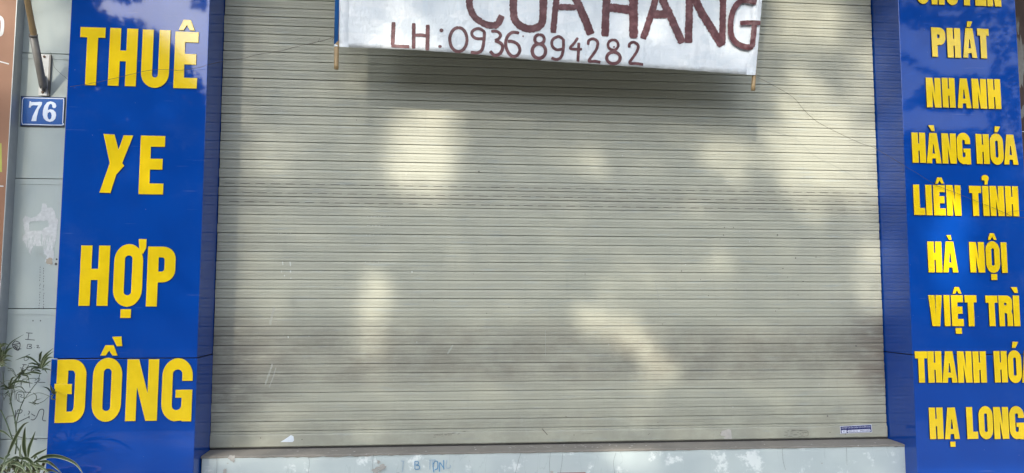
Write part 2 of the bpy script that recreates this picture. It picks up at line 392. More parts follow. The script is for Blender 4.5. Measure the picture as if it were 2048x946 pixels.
def scrap(name, pts, Y, m, parent, label=None, lift=0.0008):
    bm = bmesh.new(); vs = [bm.verts.new(at(x, y, Y-lift)) for x, y in pts]; bm.faces.new(vs)
    g = bmesh.ops.extrude_face_region(bm, geom=bm.faces[:]); 
    for v in g['geom']:
        if isinstance(v, bmesh.types.BMVert): v.co.y += lift*.8
    o = from_bm(name, bm, parent, (m,)); 
    if label: o['label'] = label
    return o
YB = -0.006
M_PAPER = simple('torn_paper', (0.62,0.62,0.60), 0.7, 0.2, 60)
M_PAPERW = simple('white_paper', (0.66,0.71,0.76), 0.6, 0.15, 60)
M_PINKP = simple('grey_pink_paper', (0.46,0.43,0.39), 0.7, 0.2, 90)
scrap('paper_scrap', [(561,884),(572,877),(582,870),(587,873),(588,881),(585,884)], YB, M_PAPERW, shutter, 'torn white triangle of paper stuck on the bottom bar')
scrap('paper_scrap', [(1441,868),(1444,862),(1452,860),(1457,858),(1462,860),(1464,878),(1449,878),(1447,875),(1452,873),(1442,871)], YB, M_PINKP, shutter, 'torn pinkish grey paper remnant on the bottom bar')
M_SCR = simple('scuff', (0.16,0.145,0.12), 0.8)
bm = bmesh.new(); sf = plane_surf(YB)
for k in range(34):
    x = random.uniform(1568, 1610); y = random.uniform(861, 874); l = random.uniform(2, 9)
    brush(bm, [(x, y), (min(x+l, 1616), y+random.uniform(-1, .6))], random.uniform(.3, .8), sf, .0003+k*2e-5, .3, n=2, step=1.5)
brush(bm, [(1583,860),(1606,861),(1616,863),(1616,872)], .8, sf, .0012, .4)
for k in range(26):
    x = random.uniform(866, 930); y = 872-(x-866)*.13+random.uniform(-2, 3); l = random.uniform(3, 10)
    brush(bm, [(x, y), (x+l, y-l*.1)], random.uniform(.3, .9), sf, .0003+k*2e-5, .3, n=2, step=1.5)
for k, pp in enumerate(([(1084,857),(1090,864),(1095,870)],[(1130,832),(1134,834)],[(1163,868),(1185,867)],[(1296,870),(1300,866)])):
    brush(bm, pp, (1.8,1,.6,.8)[k], sf, .0004, .6, step=1.2)
for (x, y) in ((1087,861),(1148,870),(1442,866),(466,892),(521,876),(604,879),(1691,868),(1660,865)):
    disc(bm, x, y, 1.2, sf, .0005, 6)
from_bm('scuff_marks', bm, shutter, (M_SCR,))['kind'] = 'stuff'
bm = bmesh.new()
for (x, y, l) in ((565,523,10),(580,523,14),(563,541,6),(569,550,4),(581,541,6),(582,555,4),(576,672,6),(824,542,5),(1094,876,4),(630,877,3)):
    brush(bm, [(x, y), (x+random.uniform(-1, 1), y+l*.7)], random.uniform(1, 2.6), plane_surf(-.0008), .0004, .8, step=1.2)
for (x0, x1, y) in ((735,785,433),(735,785,451),(733,782,470),(733,780,488),(731,760,524),(557,585,467)):
    x = x0
    while x < x1: disc(bm, x, y, .9, plane_surf(-.0012), .0004, 5); x += random.uniform(3, 9)
from_bm('paint_chips', bm, shutter, (simple('white_residue', (0.60,0.62,0.58), .7),))['kind'] = 'stuff'

M_WIPE = simple('rubbed_paint', (0.36,0.36,0.31), .5, .15, 60)
bm = bmesh.new()
for k, pp in enumerate(([(545,728),(538,748),(530,770)],[(552,735),(547,752),(538,775)],[(906,690),(901,698),(895,708)],[(1091,660),(1091,712)],[(548,615),(540,650)],[(1310,560),(1318,600),(1322,640)],[(1702,590),(1702,630)])):
    brush(bm, pp, (3.6,2.2,3.4,1.0,4.5,1.2,1.0)[k], plane_surf(-.0009), .0004+k*1e-5, .9, step=1.5, seed=k*2)
from_bm('rub_marks', bm, shutter, (M_WIPE,))['kind'] = 'stuff'
bm = bmesh.new()
for k, (x, y, r_) in enumerate(((1449,455,1.6),(1467,455,1.2),(1555,470,2),(1447,470,1.5),(1440,478,1.2),(1591,516,1.8),(1632,514,1.4),(1363,542,1.6),(1566,537,1.5),(1401,559,1.2),(1534,552,1),(1606,563,1.4),(1575,554,1),(1417,591,1.2),(1551,622,1.3),(1472,578,1),(1596,590,1.2),(958,343,2.2),(713,240,1.2),(508,158,2),(1712,692,2.2),(1558,618,1),(1433,630,1),(1655,832,2),(1170,548,1.3),(1325,648,1.2))):
    disc(bm, x, y, r_*.8, plane_surf(-.0009), .0005, 6, rough=.3)
from_bm('mud_specks', bm, shutter, (simple('mud', (0.11,0.10,0.085), .8),))['kind'] = 'stuff'
def text_mesh(body, size):
    cu = bpy.data.curves.new('tmp', 'FONT'); cu.body = body; cu.size = size; cu.align_x = 'LEFT'; cu.extrude = 0.0001; cu.offset = 0.0
    o = bpy.data.objects.new('tmp', cu); COL.objects.link(o); dg = bpy.context.evaluated_depsgraph_get()
    me = bpy.data.meshes.new_from_object(o.evaluated_get(dg)); bpy.data.objects.remove(o); return me
def text_on(name, body, q, Y, m, parent, bold=0.0, lift=0.001):
    """lettering fitted between px corners: left-bottom, right-bottom, height px"""
    (xa, ya), (xb, yb), h = q
    me = text_mesh(body, 1); xs = [v.co.x for v in me.vertices]; ys = [v.co.y for v in me.vertices]
    a = at(xa, ya, Y); b = at(xb, yb, Y); hh = (at(xa, ya-h, Y)-a).length
    u = (b-a); L = u.length; u.normalize()
    for v in me.vertices:
        x = (v.co.x-min(xs))/(max(xs)-min(xs)); y = (v.co.y-min(ys))/(max(ys)-min(ys)); z = v.co.z
        v.co = a+u*(x*L)+Vector((0,0,1))*(y*hh)+Vector((0,-lift-z, 0))
    return put(name, me, parent, (m,))
# installer's sticker
M_NAVY = simple('navy_print', (0.010,0.018,0.12), 0.35); M_WHT = simple('white_print', (0.68,0.70,0.80), 0.4, .05)
stk = scrap('sticker', [(1680,852.6),(1743,849),(1744.3,864.5),(1681,867.5)], YB, M_WHT, shutter, 'small navy and white installer sticker on the bottom bar', lift=.0006)
def sub(o, parent): o.parent = parent; o.matrix_parent_inverse = Matrix(); return o
scr = scrap('printed_field', [(1681,853.4),(1742.2,849.9),(1743.3,863.8),(1681.8,866.8)], YB-.0006, M_NAVY, stk, lift=.0004)
scrap('number_field', [(1696,860.2),(1740,857.8),(1741.3,860.5),(1740.5,863),(1696.5,865.2),(1694.6,863)], YB-.0010, M_WHT, stk, lift=.0004)
scrap('logo_field', [(1683.2,860.4),(1693,859.8),(1693.3,865.6),(1683.5,866)], YB-.0010, M_WHT, stk, lift=.0004)
text_on('lettering', 'LẮP ĐẶT VÀ SỬA CHỮA CỬA CUỐN 24/24', ((1683,858.3),(1740.5,855.3),5), YB-.0010, M_WHT, stk)
text_on('lettering', '0972.323.161 - 0968.313.878', ((1697,864.2),(1739.5,862),3.2), YB-.0014, M_NAVY, stk)
text_on('lettering', 'PT', ((1686,864.6),(1691,864.3),3), YB-.0014, M_NAVY, stk)

# ------------------------------------------------------------------ blue columns
ZT = 3.6
def column(x0, x1, seam_z, low_dx0, low_dx1, label):
    c = empty('sign_column', ((x0+x1)/2, -TC/2, 0), label=label, cat='sign column')
    boxobj('panel', (x0, x1, -TC, 0.06, seam_z+.002, ZT), c, M_BLUE, .002)
    boxobj('panel', (x0+low_dx0, x1+low_dx1, -TC, 0.06, 0.02, seam_z-.002), c, M_BLUE, .002)
    boxobj('seam_backing', (x0+.012, x1-.012, -TC+.012, 0.05, seam_z-.02, seam_z+.02), c, M_DARK)
    boxobj('plinth', (x0+.01, x1-.01, -TC+.01, 0.05, 0.0, .025), c, M_CEM)
    return c
YC = -TC
LX0 = at(106, 700, YC).x; LXT = at(144.5, 5, YC).x
RX1 = at(2031, 20, YC).x
sl = at(250, 716.8, YC).z; sr = at(1930, 709.3, YC).z
LX0 = (LX0+LXT)/2
colL = column(LX0, 0.0, sl, -.008, .0015, 'blue glossy panel column left of the shutter with large yellow raised words THUÊ XE HỢP ĐỒNG')
colR = column(W, RX1, sr, 0.001, 0, 'blue glossy panel column right of the shutter with small yellow raised list of towns')

def arc(cx, cy, r, a0, a1, n=6, ry=None):
    ry = ry or r
    return [(cx+r*math.cos(math.radians(a0+(a1-a0)*k/n)), cy+ry*math.sin(math.radians(a0+(a1-a0)*k/n))) for k in range(n+1)]
def rrect(x0, y0, x1, y1, r, ry=None):
    ry = ry or r
    return arc(x1-r, y1-ry, r, 0, 90, 7, ry)+arc(x0+r, y1-ry, r, 90, 180, 7, ry)+arc(x0+r, y0+ry, r, 180, 270, 7, ry)+arc(x1-r, y0+ry, r, 270, 360, 7, ry)
def glyph(ch, w, h, s, b):
    g = w-2*s                       # counter width
    if ch == 'T': return [[((w-s)/2,0),((w+s)/2,0),((w+s)/2,h-b),(w,h-b),(w,h),(0,h),(0,h-b),((w-s)/2,h-b)]]
    if ch == 'H': m = h*.52; return [[(0,0),(s,0),(s,m-b/2),(w-s,m-b/2),(w-s,0),(w,0),(w,h),(w-s,h),(w-s,m+b/2),(s,m+b/2),(s,h),(0,h)]]
    if ch == 'I': return [[(0,0),(w,0),(w,h),(0,h)]]
    if ch == 'L': return [[(0,0),(w,0),(w,b),(s,b),(s,h),(0,h)]]
    if ch == 'E': m = h*.515; return [[(0,0),(w,0),(w,b),(s,b),(s,m-b/2),(w*.93,m-b/2),(w*.93,m+b/2),(s,m+b/2),(s,h-b),(w,h-b),(w,h),(0,h)]]
    if ch == 'N': d = s*.10; return [[(0,0),(s,0),(s,h*.55),(w-s-d,0),(w,0),(w,h),(w-s,h),(w-s,h*.45),(s+d,h),(0,h)]]
    if ch == 'V': return [[(w*.5-s*.62,0),(w*.5+s*.62,0),(w,h),(w-s,h),(w*.5,h*.36),(s,h),(0,h)]]
    if ch == 'Y': return [[(w*.5-s*.5,0),(w*.5+s*.5,0),(w*.5+s*.5,h*.42),(w,h),(w-s,h),(w*.5,h*.62),(s,h),(0,h),(w*.5-s*.5,h*.42)]]
    if ch == 'A':
        t = .25
        nb = w*.10
        return [[(0,0),(w*.40-.0,0)[:2] if False else (w*.36,0),(w*.39,h*.16),(w*.61,h*.16),(w*.64,0),(w,0),(w*(1-t),h),(w*t,h)], [(w*.42,h*.32),(w*.58,h*.32),(w*.52,h*.62),(w*.48,h*.62)]]
    if ch == 'O': return [rrect(0, 0, w, h, w*.499, min(w*.62, h*.45)), rrect(s, b, w-s, h-b, g*.499)]
    if ch == 'U': return [[(0,h)]+arc(w/2, w*.56, w/2, 180, 360, 14, w*.56)+[(w,h),(w-s,h)]+arc(w/2, b+g*.5, g/2, 360, 180, 8)+[(s,h)]]
    if ch == 'D':
        r = w*.46; return [[(0,0)]+arc(w-r, r*1.2, r, 270, 360, 8, r*1.2)+arc(w-r, h-r*1.2, r, 0, 90, 8, r*1.2)+[(0,h)], [(s,b)]+arc(w-s-g*.45, b+g*.7, g*.45, 270, 360, 5, g*.7)+arc(w-s-g*.45, h-b-g*.7, g*.45, 0, 90, 5, g*.7)+[(s,h-b)]]
    if ch == 'P':
        r = w*.46; q = h*.40; return [[(0,0),(s,0),(s,q)]+arc(w-r, q+r, r, 270, 360, 7)+arc(w-r, h-r, r, 0, 90, 7)+[(0,h)], [(s,q+b)]+arc(w-s-g*.45, q+b+g*.5, g*.45, 270, 360, 5, g*.5)+arc(w-s-g*.45, h-b-g*.5, g*.45, 0, 90, 5, g*.5)+[(s,h-b)]]
    if ch == 'R':
        r = w*.42; q = h*.44; return [[(0,0),(s,0),(s,q)]+[(w-s,q-h*.03),(w-s,0),(w,0),(w,q-h*.08),(w*.93,q+h*.05),(w,q+h*.13)]+arc(w-r, h-r, r, 0, 90, 7)+[(0,h)], [(s,q+b)]+arc(w-s-g*.45, q+b+g*.5, g*.45, 270, 360, 5, g*.5)+arc(w-s-g*.45, h-b-g*.5, g*.45, 0, 90, 5, g*.5)+[(s,h-b)]]
    if ch in 'GC':
        r, ry = w*.5, min(w*.6, h*.3)
        out = [(w, h*.64)]+arc(w-r, h-ry, r, 0, 90, 8, ry)+arc(r, h-ry, r, 90, 180, 8, ry)
        if ch == 'G':
            out += arc(r, ry, r, 180, 262, 8, ry)+[(w*.66,h*.015),(w*.70,0),(w,0),(w,h*.50),(s+g*.35,h*.50),(s+g*.35,h*.375),(w-s,h*.375)]
        else:
            out += arc(r, ry, r, 180, 360, 12, ry)+[(w,h*.38),(w-s,h*.38)]
        out += arc(w/2, b+g*.5, g/2, 360, 180, 8)+arc(w/2, h-b-g*.5, g/2, 180, 0, 8)+[(w-s,h*.64)]
        return [out]
    raise ValueError(ch)
def mark(kind, x0, x1, z0, z1):
    w, h = x1-x0, z1-z0
    sh = {'circumflex': [(0,0),(.27,1),(.73,1),(1,0),(.69,0),(.5,.48),(.31,0)],
          'acute': [(0,0),(.13,1),(1,.96),(.52,-.02)], 'grave': [(1,0),(.87,1),(0,.96),(.48,-.02)], 'dot': [(0,0),(1,0),(1,1),(0,1)]}
    if kind == 'hook':
        c = arc(.5, .66, .5, -20, 200, 12, .34)+[(.02,.50),(.0,.44),(.30,.44),(.42,.38),(.35,.0),(.78,.0),(.86,.34)]
        return [[(x0+a*w, z0+b*h) for a, b in c]]
    return [[(x0+a*w, z0+b*h) for a, b in sh[kind]]]
DEP = .004
def place_letter(parent, name_ch, word, base, box_px, ym, s, b, marks=(), extra=None):
    """base glyph in the px box (xl, xr, yt, yb); ym = pixel row at which xl, xr were read"""
    Y = YC-.0005-DEP
    bmx = bmesh.new()
    def add(contours, lift=0.0):
        me = curve_mesh(contours, DEP, .0007)
        me.transform(Matrix.Translation((0, YC-.0005-lift, 0))); bmx.from_mesh(me); bpy.data.meshes.remove(me)
    if base:
        xl, xr, yt, yb = box_px
        a = at(xl, ym, Y).x; c = at(xr, ym, Y).x; z1 = at((xl+xr)/2, yt, Y).z; z0 = at((xl+xr)/2, yb, Y).z
        k = (c-a)/(xr-xl)
        add([[(a+x, z0+z) for x, z in cc] for cc in glyph(base, c-a, z1-z0, s*k, b*k)])
    lift = .0007
    for kind, mx0, mx1, my0, my1 in marks:
        a = at(mx0, (my0+my1)/2, Y).x; c = at(mx1, (my0+my1)/2, Y).x
        add(mark(kind, a, c, at(mx0, my1, Y).z, at(mx0, my0, Y).z), lift)
    for poly in (extra or ()):
        add([[(p.x, p.z) for p in (at(x, y, Y) for x, y in poly)]], lift); lift += .0007
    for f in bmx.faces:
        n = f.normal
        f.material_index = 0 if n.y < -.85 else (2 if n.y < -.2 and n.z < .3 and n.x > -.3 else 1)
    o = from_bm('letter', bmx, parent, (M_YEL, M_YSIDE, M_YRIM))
    o['label'] = 'yellow raised capital letter %s of the word %s' % (name_ch, word)
    return o
L = lambda *a, **k: place_letter(colL, *a, **k)
t = 'THUÊ'
L('T', t, 'T', (160.6,211,54.5,170.5), 65, 22, 22); L('H', t, 'H', (220.4,276.5,56.5,172), 57, 22, 23)
L('U', t, 'U', (285.6,341.3,59.5,176), 59, 22, 22); L('Ê', t, 'E', (350.7,397.7,63.5,176.8), 63, 20.5, 22.5, marks=[('circumflex',357.7,390.3,39,60.3)])
t = 'XE'
L('X', t, None, None, 0, 0, 0, extra=[[(207,267.7),(229,269),(237,299.5),(247.5,270.5),(266.5,271),(244.5,326),(248.5,331.5),(232.5,349.5),(221,386.2),(198.7,385.2),(219.5,326)]])
L('E', t, 'E', (281.5,330.5,271.5,388.8), 275, 21, 23)
t = 'HỢP'
L('H', t, 'H', (162.5,220.5,491,611.7), 492, 22.3, 23.5)
L('Ợ', t, 'O', (227,285,488,613.6), 551, 21.5, 24, marks=[('dot',240.8,261.8,618.4,636)], extra=[[(277.5,478.2),(293,478.2),(292.6,496),(286,508),(279,503)]])
L('P', t, 'P', (296,352,493.2,613), 500, 22, 22.5)
t = 'ĐỒNG'
L('Đ', t, 'D', (114.8,174,719,845.5), 725, 22.5, 23, extra=[[(109,767.6),(143.8,768),(143.6,788.2),(109,788)]])
L('Ồ', t, 'O', (184.5,243,715.5,843.7), 780, 21.5, 22.5, marks=[('circumflex',201,236,690.3,711.2),('grave',224,245,672.8,692.2)])
L('N', t, 'N', (255,318.5,718.5,842), 719, 21, 22); L('G', t, 'G', (323.5,384.5,716.5,843), 780, 21, 23)
DEP = .0065
Rr = lambda *a, **k: place_letter(colR, *a, **k)
def rrow(word, yt, yb, items, s=12.2, b=13.5):
    for it in items:
        base, xl, xr = it[:3]; dy = it[3] if len(it) > 3 else 0
        marks = it[4] if len(it) > 4 else (); disp = it[5] if len(it) > 5 else base
        ym = yb if base in 'AL' else yt+2
        if base in 'OG': ym = (yt+yb)/2
        ss = s if base not in 'O' else s*1.07
        if base == 'I': ss = xr-xl
        if base == 'H': ss = (xr-xl)*.455
        if base == 'N': ss = (xr-xl)*.41
        if base in 'UOGC': ss = (xr-xl)*.40
        if base in 'PR': ss = (xr-xl)*.41
        if base == 'V': ss = (xr-xl)*.46
        place_letter(colR, disp, word, base, (xl, xr, yt+dy-(1.5 if base in 'OG' else 0), yb+dy*1.2+(1.2 if base in 'OG' else 0)), ym, ss, b, marks)
rrow('CHUYÊN', -50, 9, [('C',1832,1856,-1),('H',1861,1887,0),('U',1891,1914,1),('Y',1918,1945,1.5),('E',1948,1970,2,[('circumflex',1950,1968,-66,-53)],'Ê'),('N',1972,2000,3)])
rrow('PHÁT', 55, 114, [('P',1862.3,1890,-.3),('H',1893,1920,1),('A',1926.5,1954.8,1.3,[('acute',1933,1945,42,54)],'Á'),('T',1954,1977,2.2)])
rrow('NHANH', 155.5, 214.7, [('N',1851.6,1880.7),('H',1883.5,1909,.3),('A',1915.5,1943.2,1.2),('N',1942.8,1971.8,2),('H',1974.4,2000,2.5)])
rrow('HÀNG', 265, 325.3, [('H',1823,1850.3),('A',1854,1883.2,1,[('grave',1856.4,1869.3,249.7,261.8)],'À'),('N',1882.6,1911.4,1.5),('G',1914,1941,1.8)])
rrow('HÓA', 268, 327.7, [('H',1951.2,1977.3),('O',1980.3,2006.9,.6,[('acute',1988.4,2000.6,252.3,264.3)],'Ó'),('A',2008.6,2037,1.2)])
rrow('LIÊN', 369.2, 430, [('L',1828.7,1851),('I',1850.6,1863,.3),('E',1866,1889.5,.6,[('circumflex',1870,1888,354.5,367)],'Ê'),('N',1892,1920.8,1)])
rrow('TỈNH', 371.6, 431.7, [('T',1938,1962),('I',1964.3,1976.8,.2,[('hook',1963,1977.5,349.6,369)],'Ỉ'),('N',1979,2007.2,.3),('H',2009.8,2035.8,.6)])
rrow('HÀ', 483, 544.8, [('H',1854.7,1882.7),('A',1886.8,1917,0,[('grave',1893,1902.6,470,479.7)],'À')])
rrow('NỘI', 484, 545, [('N',1938.2,1968),('O',1972,2000,-.2,[('circumflex',1975,1992.8,466.3,479.7),('dot',1982.4,1994.5,548,560)],'Ộ'),('I',2001.3,2012.8,.6)])
rrow('VIỆT', 590.2, 652.4, [('V',1856.7,1883.9),('I',1887,1899),('E',1901.8,1925.5,0,[('circumflex',1904.5,1922.8,574,587.4),('dot',1911.4,1923.8,656,667.6)],'Ệ'),('T',1928.9,1952.7,.2)])
rrow('TRÌ', 591, 652.4, [('T',1970.7,1994.5),('R',1996.6,2023.5),('I',2025.6,2038,0,[('grave',2021.7,2035.8,574,585.7)],'Ì')])
rrow('THANH', 702.4, 765.4, [('T',1829.5,1854),('H',1854.6,1882.4),('A',1885.4,1915.4),('N',1914,1942.6),('H',1944.8,1971.5)])
rrow('HÓA', 702, 765, [('H',1987,2013.2),('O',2016.4,2043.4,0,[('acute',2023.6,2036.8,683.4,695.5)],'Ó'),('A',2044.5,2074)])
rrow('HẠ', 815, 878.2, [('H',1857.6,1885.2),('A',1890,1920,0,[('dot',1900.7,1911,883.3,893.7)],'Ạ')])
rrow('LONG', 814, 878, [('L',1935,1957),('O',1957.8,1986,-.4),('N',1986.2,2016),('G',2019,2048.6,-.4)])

# ------------------------------------------------------------------ cement sill under the shutter
YS = -0.135
sx0 = at(404, 912, YS).x; sx1 = at(1809, 893, YS).x; zs = ZBOT-.006
sill = empty('sill', (W/2, YS/2, 0), label='low pale blue limewashed ledge with bare cement top under the shutter', cat='ledge')
bm = bmesh.new(); nx = 260; nz = 6; rows = []
for i in range(nx+1):
    x = sx0+(sx1-sx0)*i/nx; r = []
    for k in range(nz+1):
        z = (zs-.010)*(1-k/nz)
        r.append(bm.verts.new((x, YS+.003*noise.noise(Vector((x*7, z*7, 3))), z)))
    rows.append(r)
for a, b in zip(rows, rows[1:]):
    for k in range(nz): bm.faces.new((a[k], a[k+1], b[k+1], b[k]))
for x, r in ((sx0, rows[0]), (sx1, rows[-1])):
    vb = [bm.verts.new((x, .01, v.co.z)) for v in r]
    for k in range(nz): bm.faces.new((r[k], vb[k], vb[k+1], r[k+1]) if x == sx0 else (r[k+1], vb[k+1], vb[k], r[k]))
from_bm('painted_face', bm, sill, (M_SILL,))
bm = bmesh.new(); rows = []
for i in range(nx+1):
    u = i/nx; x = sx0-.004+(sx1-sx0+.008)*u
    j = noise.noise(Vector((x*9, 0, 5))); j2 = noise.noise(Vector((x*38, 1, 5))); rough = .35+.65*max(0, 1-abs(u-.17)/.16)+.5*(u > .97)
    fr = YS-.003-.003*j2*rough; dn = .010+.008*abs(j)*rough+.006*max(0, j2)*rough
    x2 = x if 0 < i < nx else x
    prof2 = [(.016, zs+.001), (YS*.35, zs+.0006*j), (YS+.012, zs-.001+.0015*j2), (fr+.002, zs-.003-.004*max(0, j2)*rough), (fr, zs-.006), (fr, zs-dn), (YS+.006, zs-dn-.001)]
    rows.append([bm.verts.new((x2, y, z)) for y, z in prof2])
for a, b in zip(rows, rows[1:]):
    for k in range(6): bm.faces.new((a[k], b[k], b[k+1], a[k+1])[::-1])
bm.faces.new(rows[0]); bm.faces.new(rows[-1][::-1])
from_bm('cement_top', bm, sill, (M_CEM,))
# stencilled letters with paint runs
M_STEN = simple('blue_stencil_paint', (0.10,0.25,0.42), .7, .4, 60); M_STEN2 = simple('faded_stencil_paint', (0.30,0.39,0.47), .7, .2, 60)
sf = plane_surf(YS-.004); q = lambda x, y: (700+x/3.793, 860+y/3.793)
def strokes(name, lst, m, parent, surf, wpx, rough=.5, lift0=.0004, step=1.2):
    bm = bmesh.new()
    for k, s_ in enumerate(lst): brush(bm, s_, wpx, surf, lift0+k*.00006, rough, step=step, seed=k*3.3)
    return from_bm(name, bm, parent, (m,))
o = strokes('stencil_letter', [[q(385,235),q(412,237)],[q(405,235),q(397,318)]], M_STEN2, sill, sf, 1.6); o['label'] = 'faded grey blue stencil letter T'
o = strokes('stencil_letter', [[q(492,235),q(492,296)],[q(492,237),q(518,240),q(516,262),q(496,266),q(526,272),q(524,296),q(494,298)]], M_STEN, sill, sf, 1.7); o['label'] = 'blue stencil letter B'
o = strokes('stencil_letter', [[q(600,230),q(650,226)],[q(608,232),q(604,300)],[q(628,232),q(622,262)]], M_STEN2, sill, sf, 1.8); o['label'] = 'blue stencil letter T with paint runs'
o = strokes('stencil_letter', [[q(640,240),q(630,270),q(636,322)],[q(640,238),q(664,240),q(664,290),q(640,304)]], M_STEN, sill, sf, 2); o['label'] = 'blue stencil letter O with paint runs'
o = strokes('stencil_letter', [[q(680,245),q(678,318)],[q(682,245),q(712,290)],[q(710,228),q(712,300)]], M_STEN, sill, sf, 2); o['label'] = 'blue stencil letter N'
o = strokes('stencil_letter', [[q(735,226),q(730,286),q(762,284),q(760,264)]], M_STEN2, sill, sf, 1.8); o['label'] = 'faded blue stencil letter G'
# bare patches where the limewash fell off
def blob(name, cx, cy, rx, ry, m, parent, surf, lift=.0003, n=18, amp=.45, seed=0):
    bm = bmesh.new(); vs = []
    for k in range(n):
        a = 2*math.pi*k/n; r = 1+amp*noise.noise(Vector((math.cos(a)*1.7+seed, math.sin(a)*1.7, seed)))*1.6+random.uniform(-.1, .1)
        vs.append(bm.verts.new(surf(cx+rx*r*math.cos(a), cy+ry*r*math.sin(a), lift)))
    bm.faces.new(vs); return from_bm(name, bm, parent, (m,))
M_BARE = simple('bare_plaster', (0.36,0.345,0.315), .9, .35, 50)
for k, (x, y, rx, ry) in enumerate(((464,916,8,5),(467,922,3,3),(450,943,4,5),(763,935,9,6),(752,941,7,5),(757,924,4,4),(1104,944,3,2))):
    blob('bare_patch', x, y, rx, ry, M_BARE, sill, sf, seed=k*2.1, lift=.0003+k*.0002)
bm = bmesh.new()
for k, pp in enumerate(([(433,911),(434,928),(433,950)],[(616,912),(619,925),(616,950)],[(1101,905),(1099,925),(1100,950)],[(1042,905),(1036,925),(1030,950)],[(1125,906),(1124,925),(1120,950)],[(1232,905),(1227,925),(1230,950)],[(747,908),(745,930),(748,950)],[(1565,897),(1566,920),(1571,940)],[(1693,895),(1694,930)])):
    brush(bm, pp, .55, sf, .0002, .6, step=2, seed=k)
from_bm('hairline_cracks', bm, sill, (simple('crack', (0.16,0.18,0.18), .9),))['kind'] = 'stuff'
bm = bmesh.new(); st = lambda x, y, l: at(x, y, YS*.5)  # scratches across the cement top
for (x, y) in ((1020,897),(1027,900),(1050,901),(1060,897),(1066,901),(1088,900),(1092,902),(1100,899),(1128,900),(1158,898),(1165,899)):
    p = at(x, y, YS*.6); d = Vector((random.uniform(.004,.02), -.035, 0)); n_ = Vector((.0012, 0, 0)); a = Vector((p.x, -.03-random.random()*.03, zs+.0022))
    bm.faces.new([bm.verts.new(v) for v in (a, a+n_, a+d+n_, a+d)])
for k in range(30):
    x = random.uniform(.1, W-.1) if k > 16 else random.gauss(.55*W, .12); y = random.uniform(YS+.005, -.02); r = random.uniform(.001, .004)
    bm.faces.new([bm.verts.new((x+r*1.5*math.cos(t_), y+r*math.sin(t_), zs+.0023)) for t_ in (0.2, 1.3, 2.4, 3.6, 5)])
from_bm('plaster_crumbs', bm, sill, (simple('white_crumb', (0.62,0.62,0.58), .8),))['kind'] = 'stuff'
# brick leaning in front of the ledge
bk = empty('brick_stack', (at(1145, 950, -.35).x, -.35, 0), label='reddish bricks stacked against the pale blue ledge, only the top showing', cat='bricks')
M_BRICK = simple('fired_brick', (0.27,0.12,0.09), .9, .3, 40)
zt = at(1145, 943.6, -.30).z; n_b = 9; hb = zt/n_b
for k in range(n_b):
    x = bk.location.x+random.uniform(-.004, .004)
    boxobj('brick', (x-.065, x+.065, -.40, -.30, k*hb, (k+1)*hb-.002), bk, M_BRICK, .002)

# ------------------------------------------------------------------ left wall of boards
YW = -0.05
wl = empty('board_wall', (-.95, YW, 0), label='grey blue painted board wall between the brown sign and the left blue column', cat='wall')
zj = [at(90, y, YW).z for y in (107, 357.5, 617.5)]
xa, xb = -2.2, LX0+.004
edges = [(zj[0], 3.6), (zj[1], zj[0]), (zj[2], zj[1]), (at(60, 878, YW).z, zj[2]), (0.0, at(60, 878, YW).z)]
for k, (z0, z1) in enumerate(edges):
    boxobj('board', (xa, xb, YW+(.0012 if k == 4 else 0), .03, z0+.0016, z1-.0016), wl, M_WALLP, .0015)
    if 0 < k < 4: boxobj('cover_strip', (xa+.001, xb-.001, YW-.0022, YW-.0002, z1-.028, z1-.003), wl, M_WALLP, .0008)
boxobj('backing', (xa+.01, xb-.01, -.02, .028, .01, 3.59), wl, M_DARK)
sw = plane_surf(YW)
M_GLUE = simple('torn_poster_residue', (0.53,0.54,0.53), .8, .30, 70); M_GLUE2 = simple('stained_residue', (0.40,0.34,0.26), .8, .3, 60)
wa = lambda x, y: (x/3.94, 380+y/3.94)
res1 = [wa(*p) for p in ((182,225),(200,205),(240,222),(290,205),(325,170),(333,108),(365,108),(372,140),(410,138),(430,165),(440,215),(458,235),(450,340),(440,400),(425,450),(428,520),(410,580),(390,592),(355,560),(372,520),(350,500),(335,440),(300,440),(262,440),(250,470),(240,508),(222,480),(205,430),(180,395),(178,370),(200,340),(190,290))]
hole = [wa(*p) for p in ((232,250),(380,240),(385,290),(350,300),(330,322),(232,322))]
def fray(c):
    o_ = []
    for i, (x, y) in enumerate(c):
        x2, y2 = c[(i+1) % len(c)]; m = max(2, int(math.hypot(x2-x, y2-y)/1.4))
        for k in range(m): o_.append((x+(x2-x)*k/m+random.uniform(-.8, .8), y+(y2-y)*k/m+random.uniform(-.8, .8)))
    return o_
me = curve_mesh([[(p.x, p.z) for p in (at(x, y, YW) for x, y in fray(c))] for c in (res1, hole)], .0012)
me.transform(Matrix.Translation((0, YW, 0)))
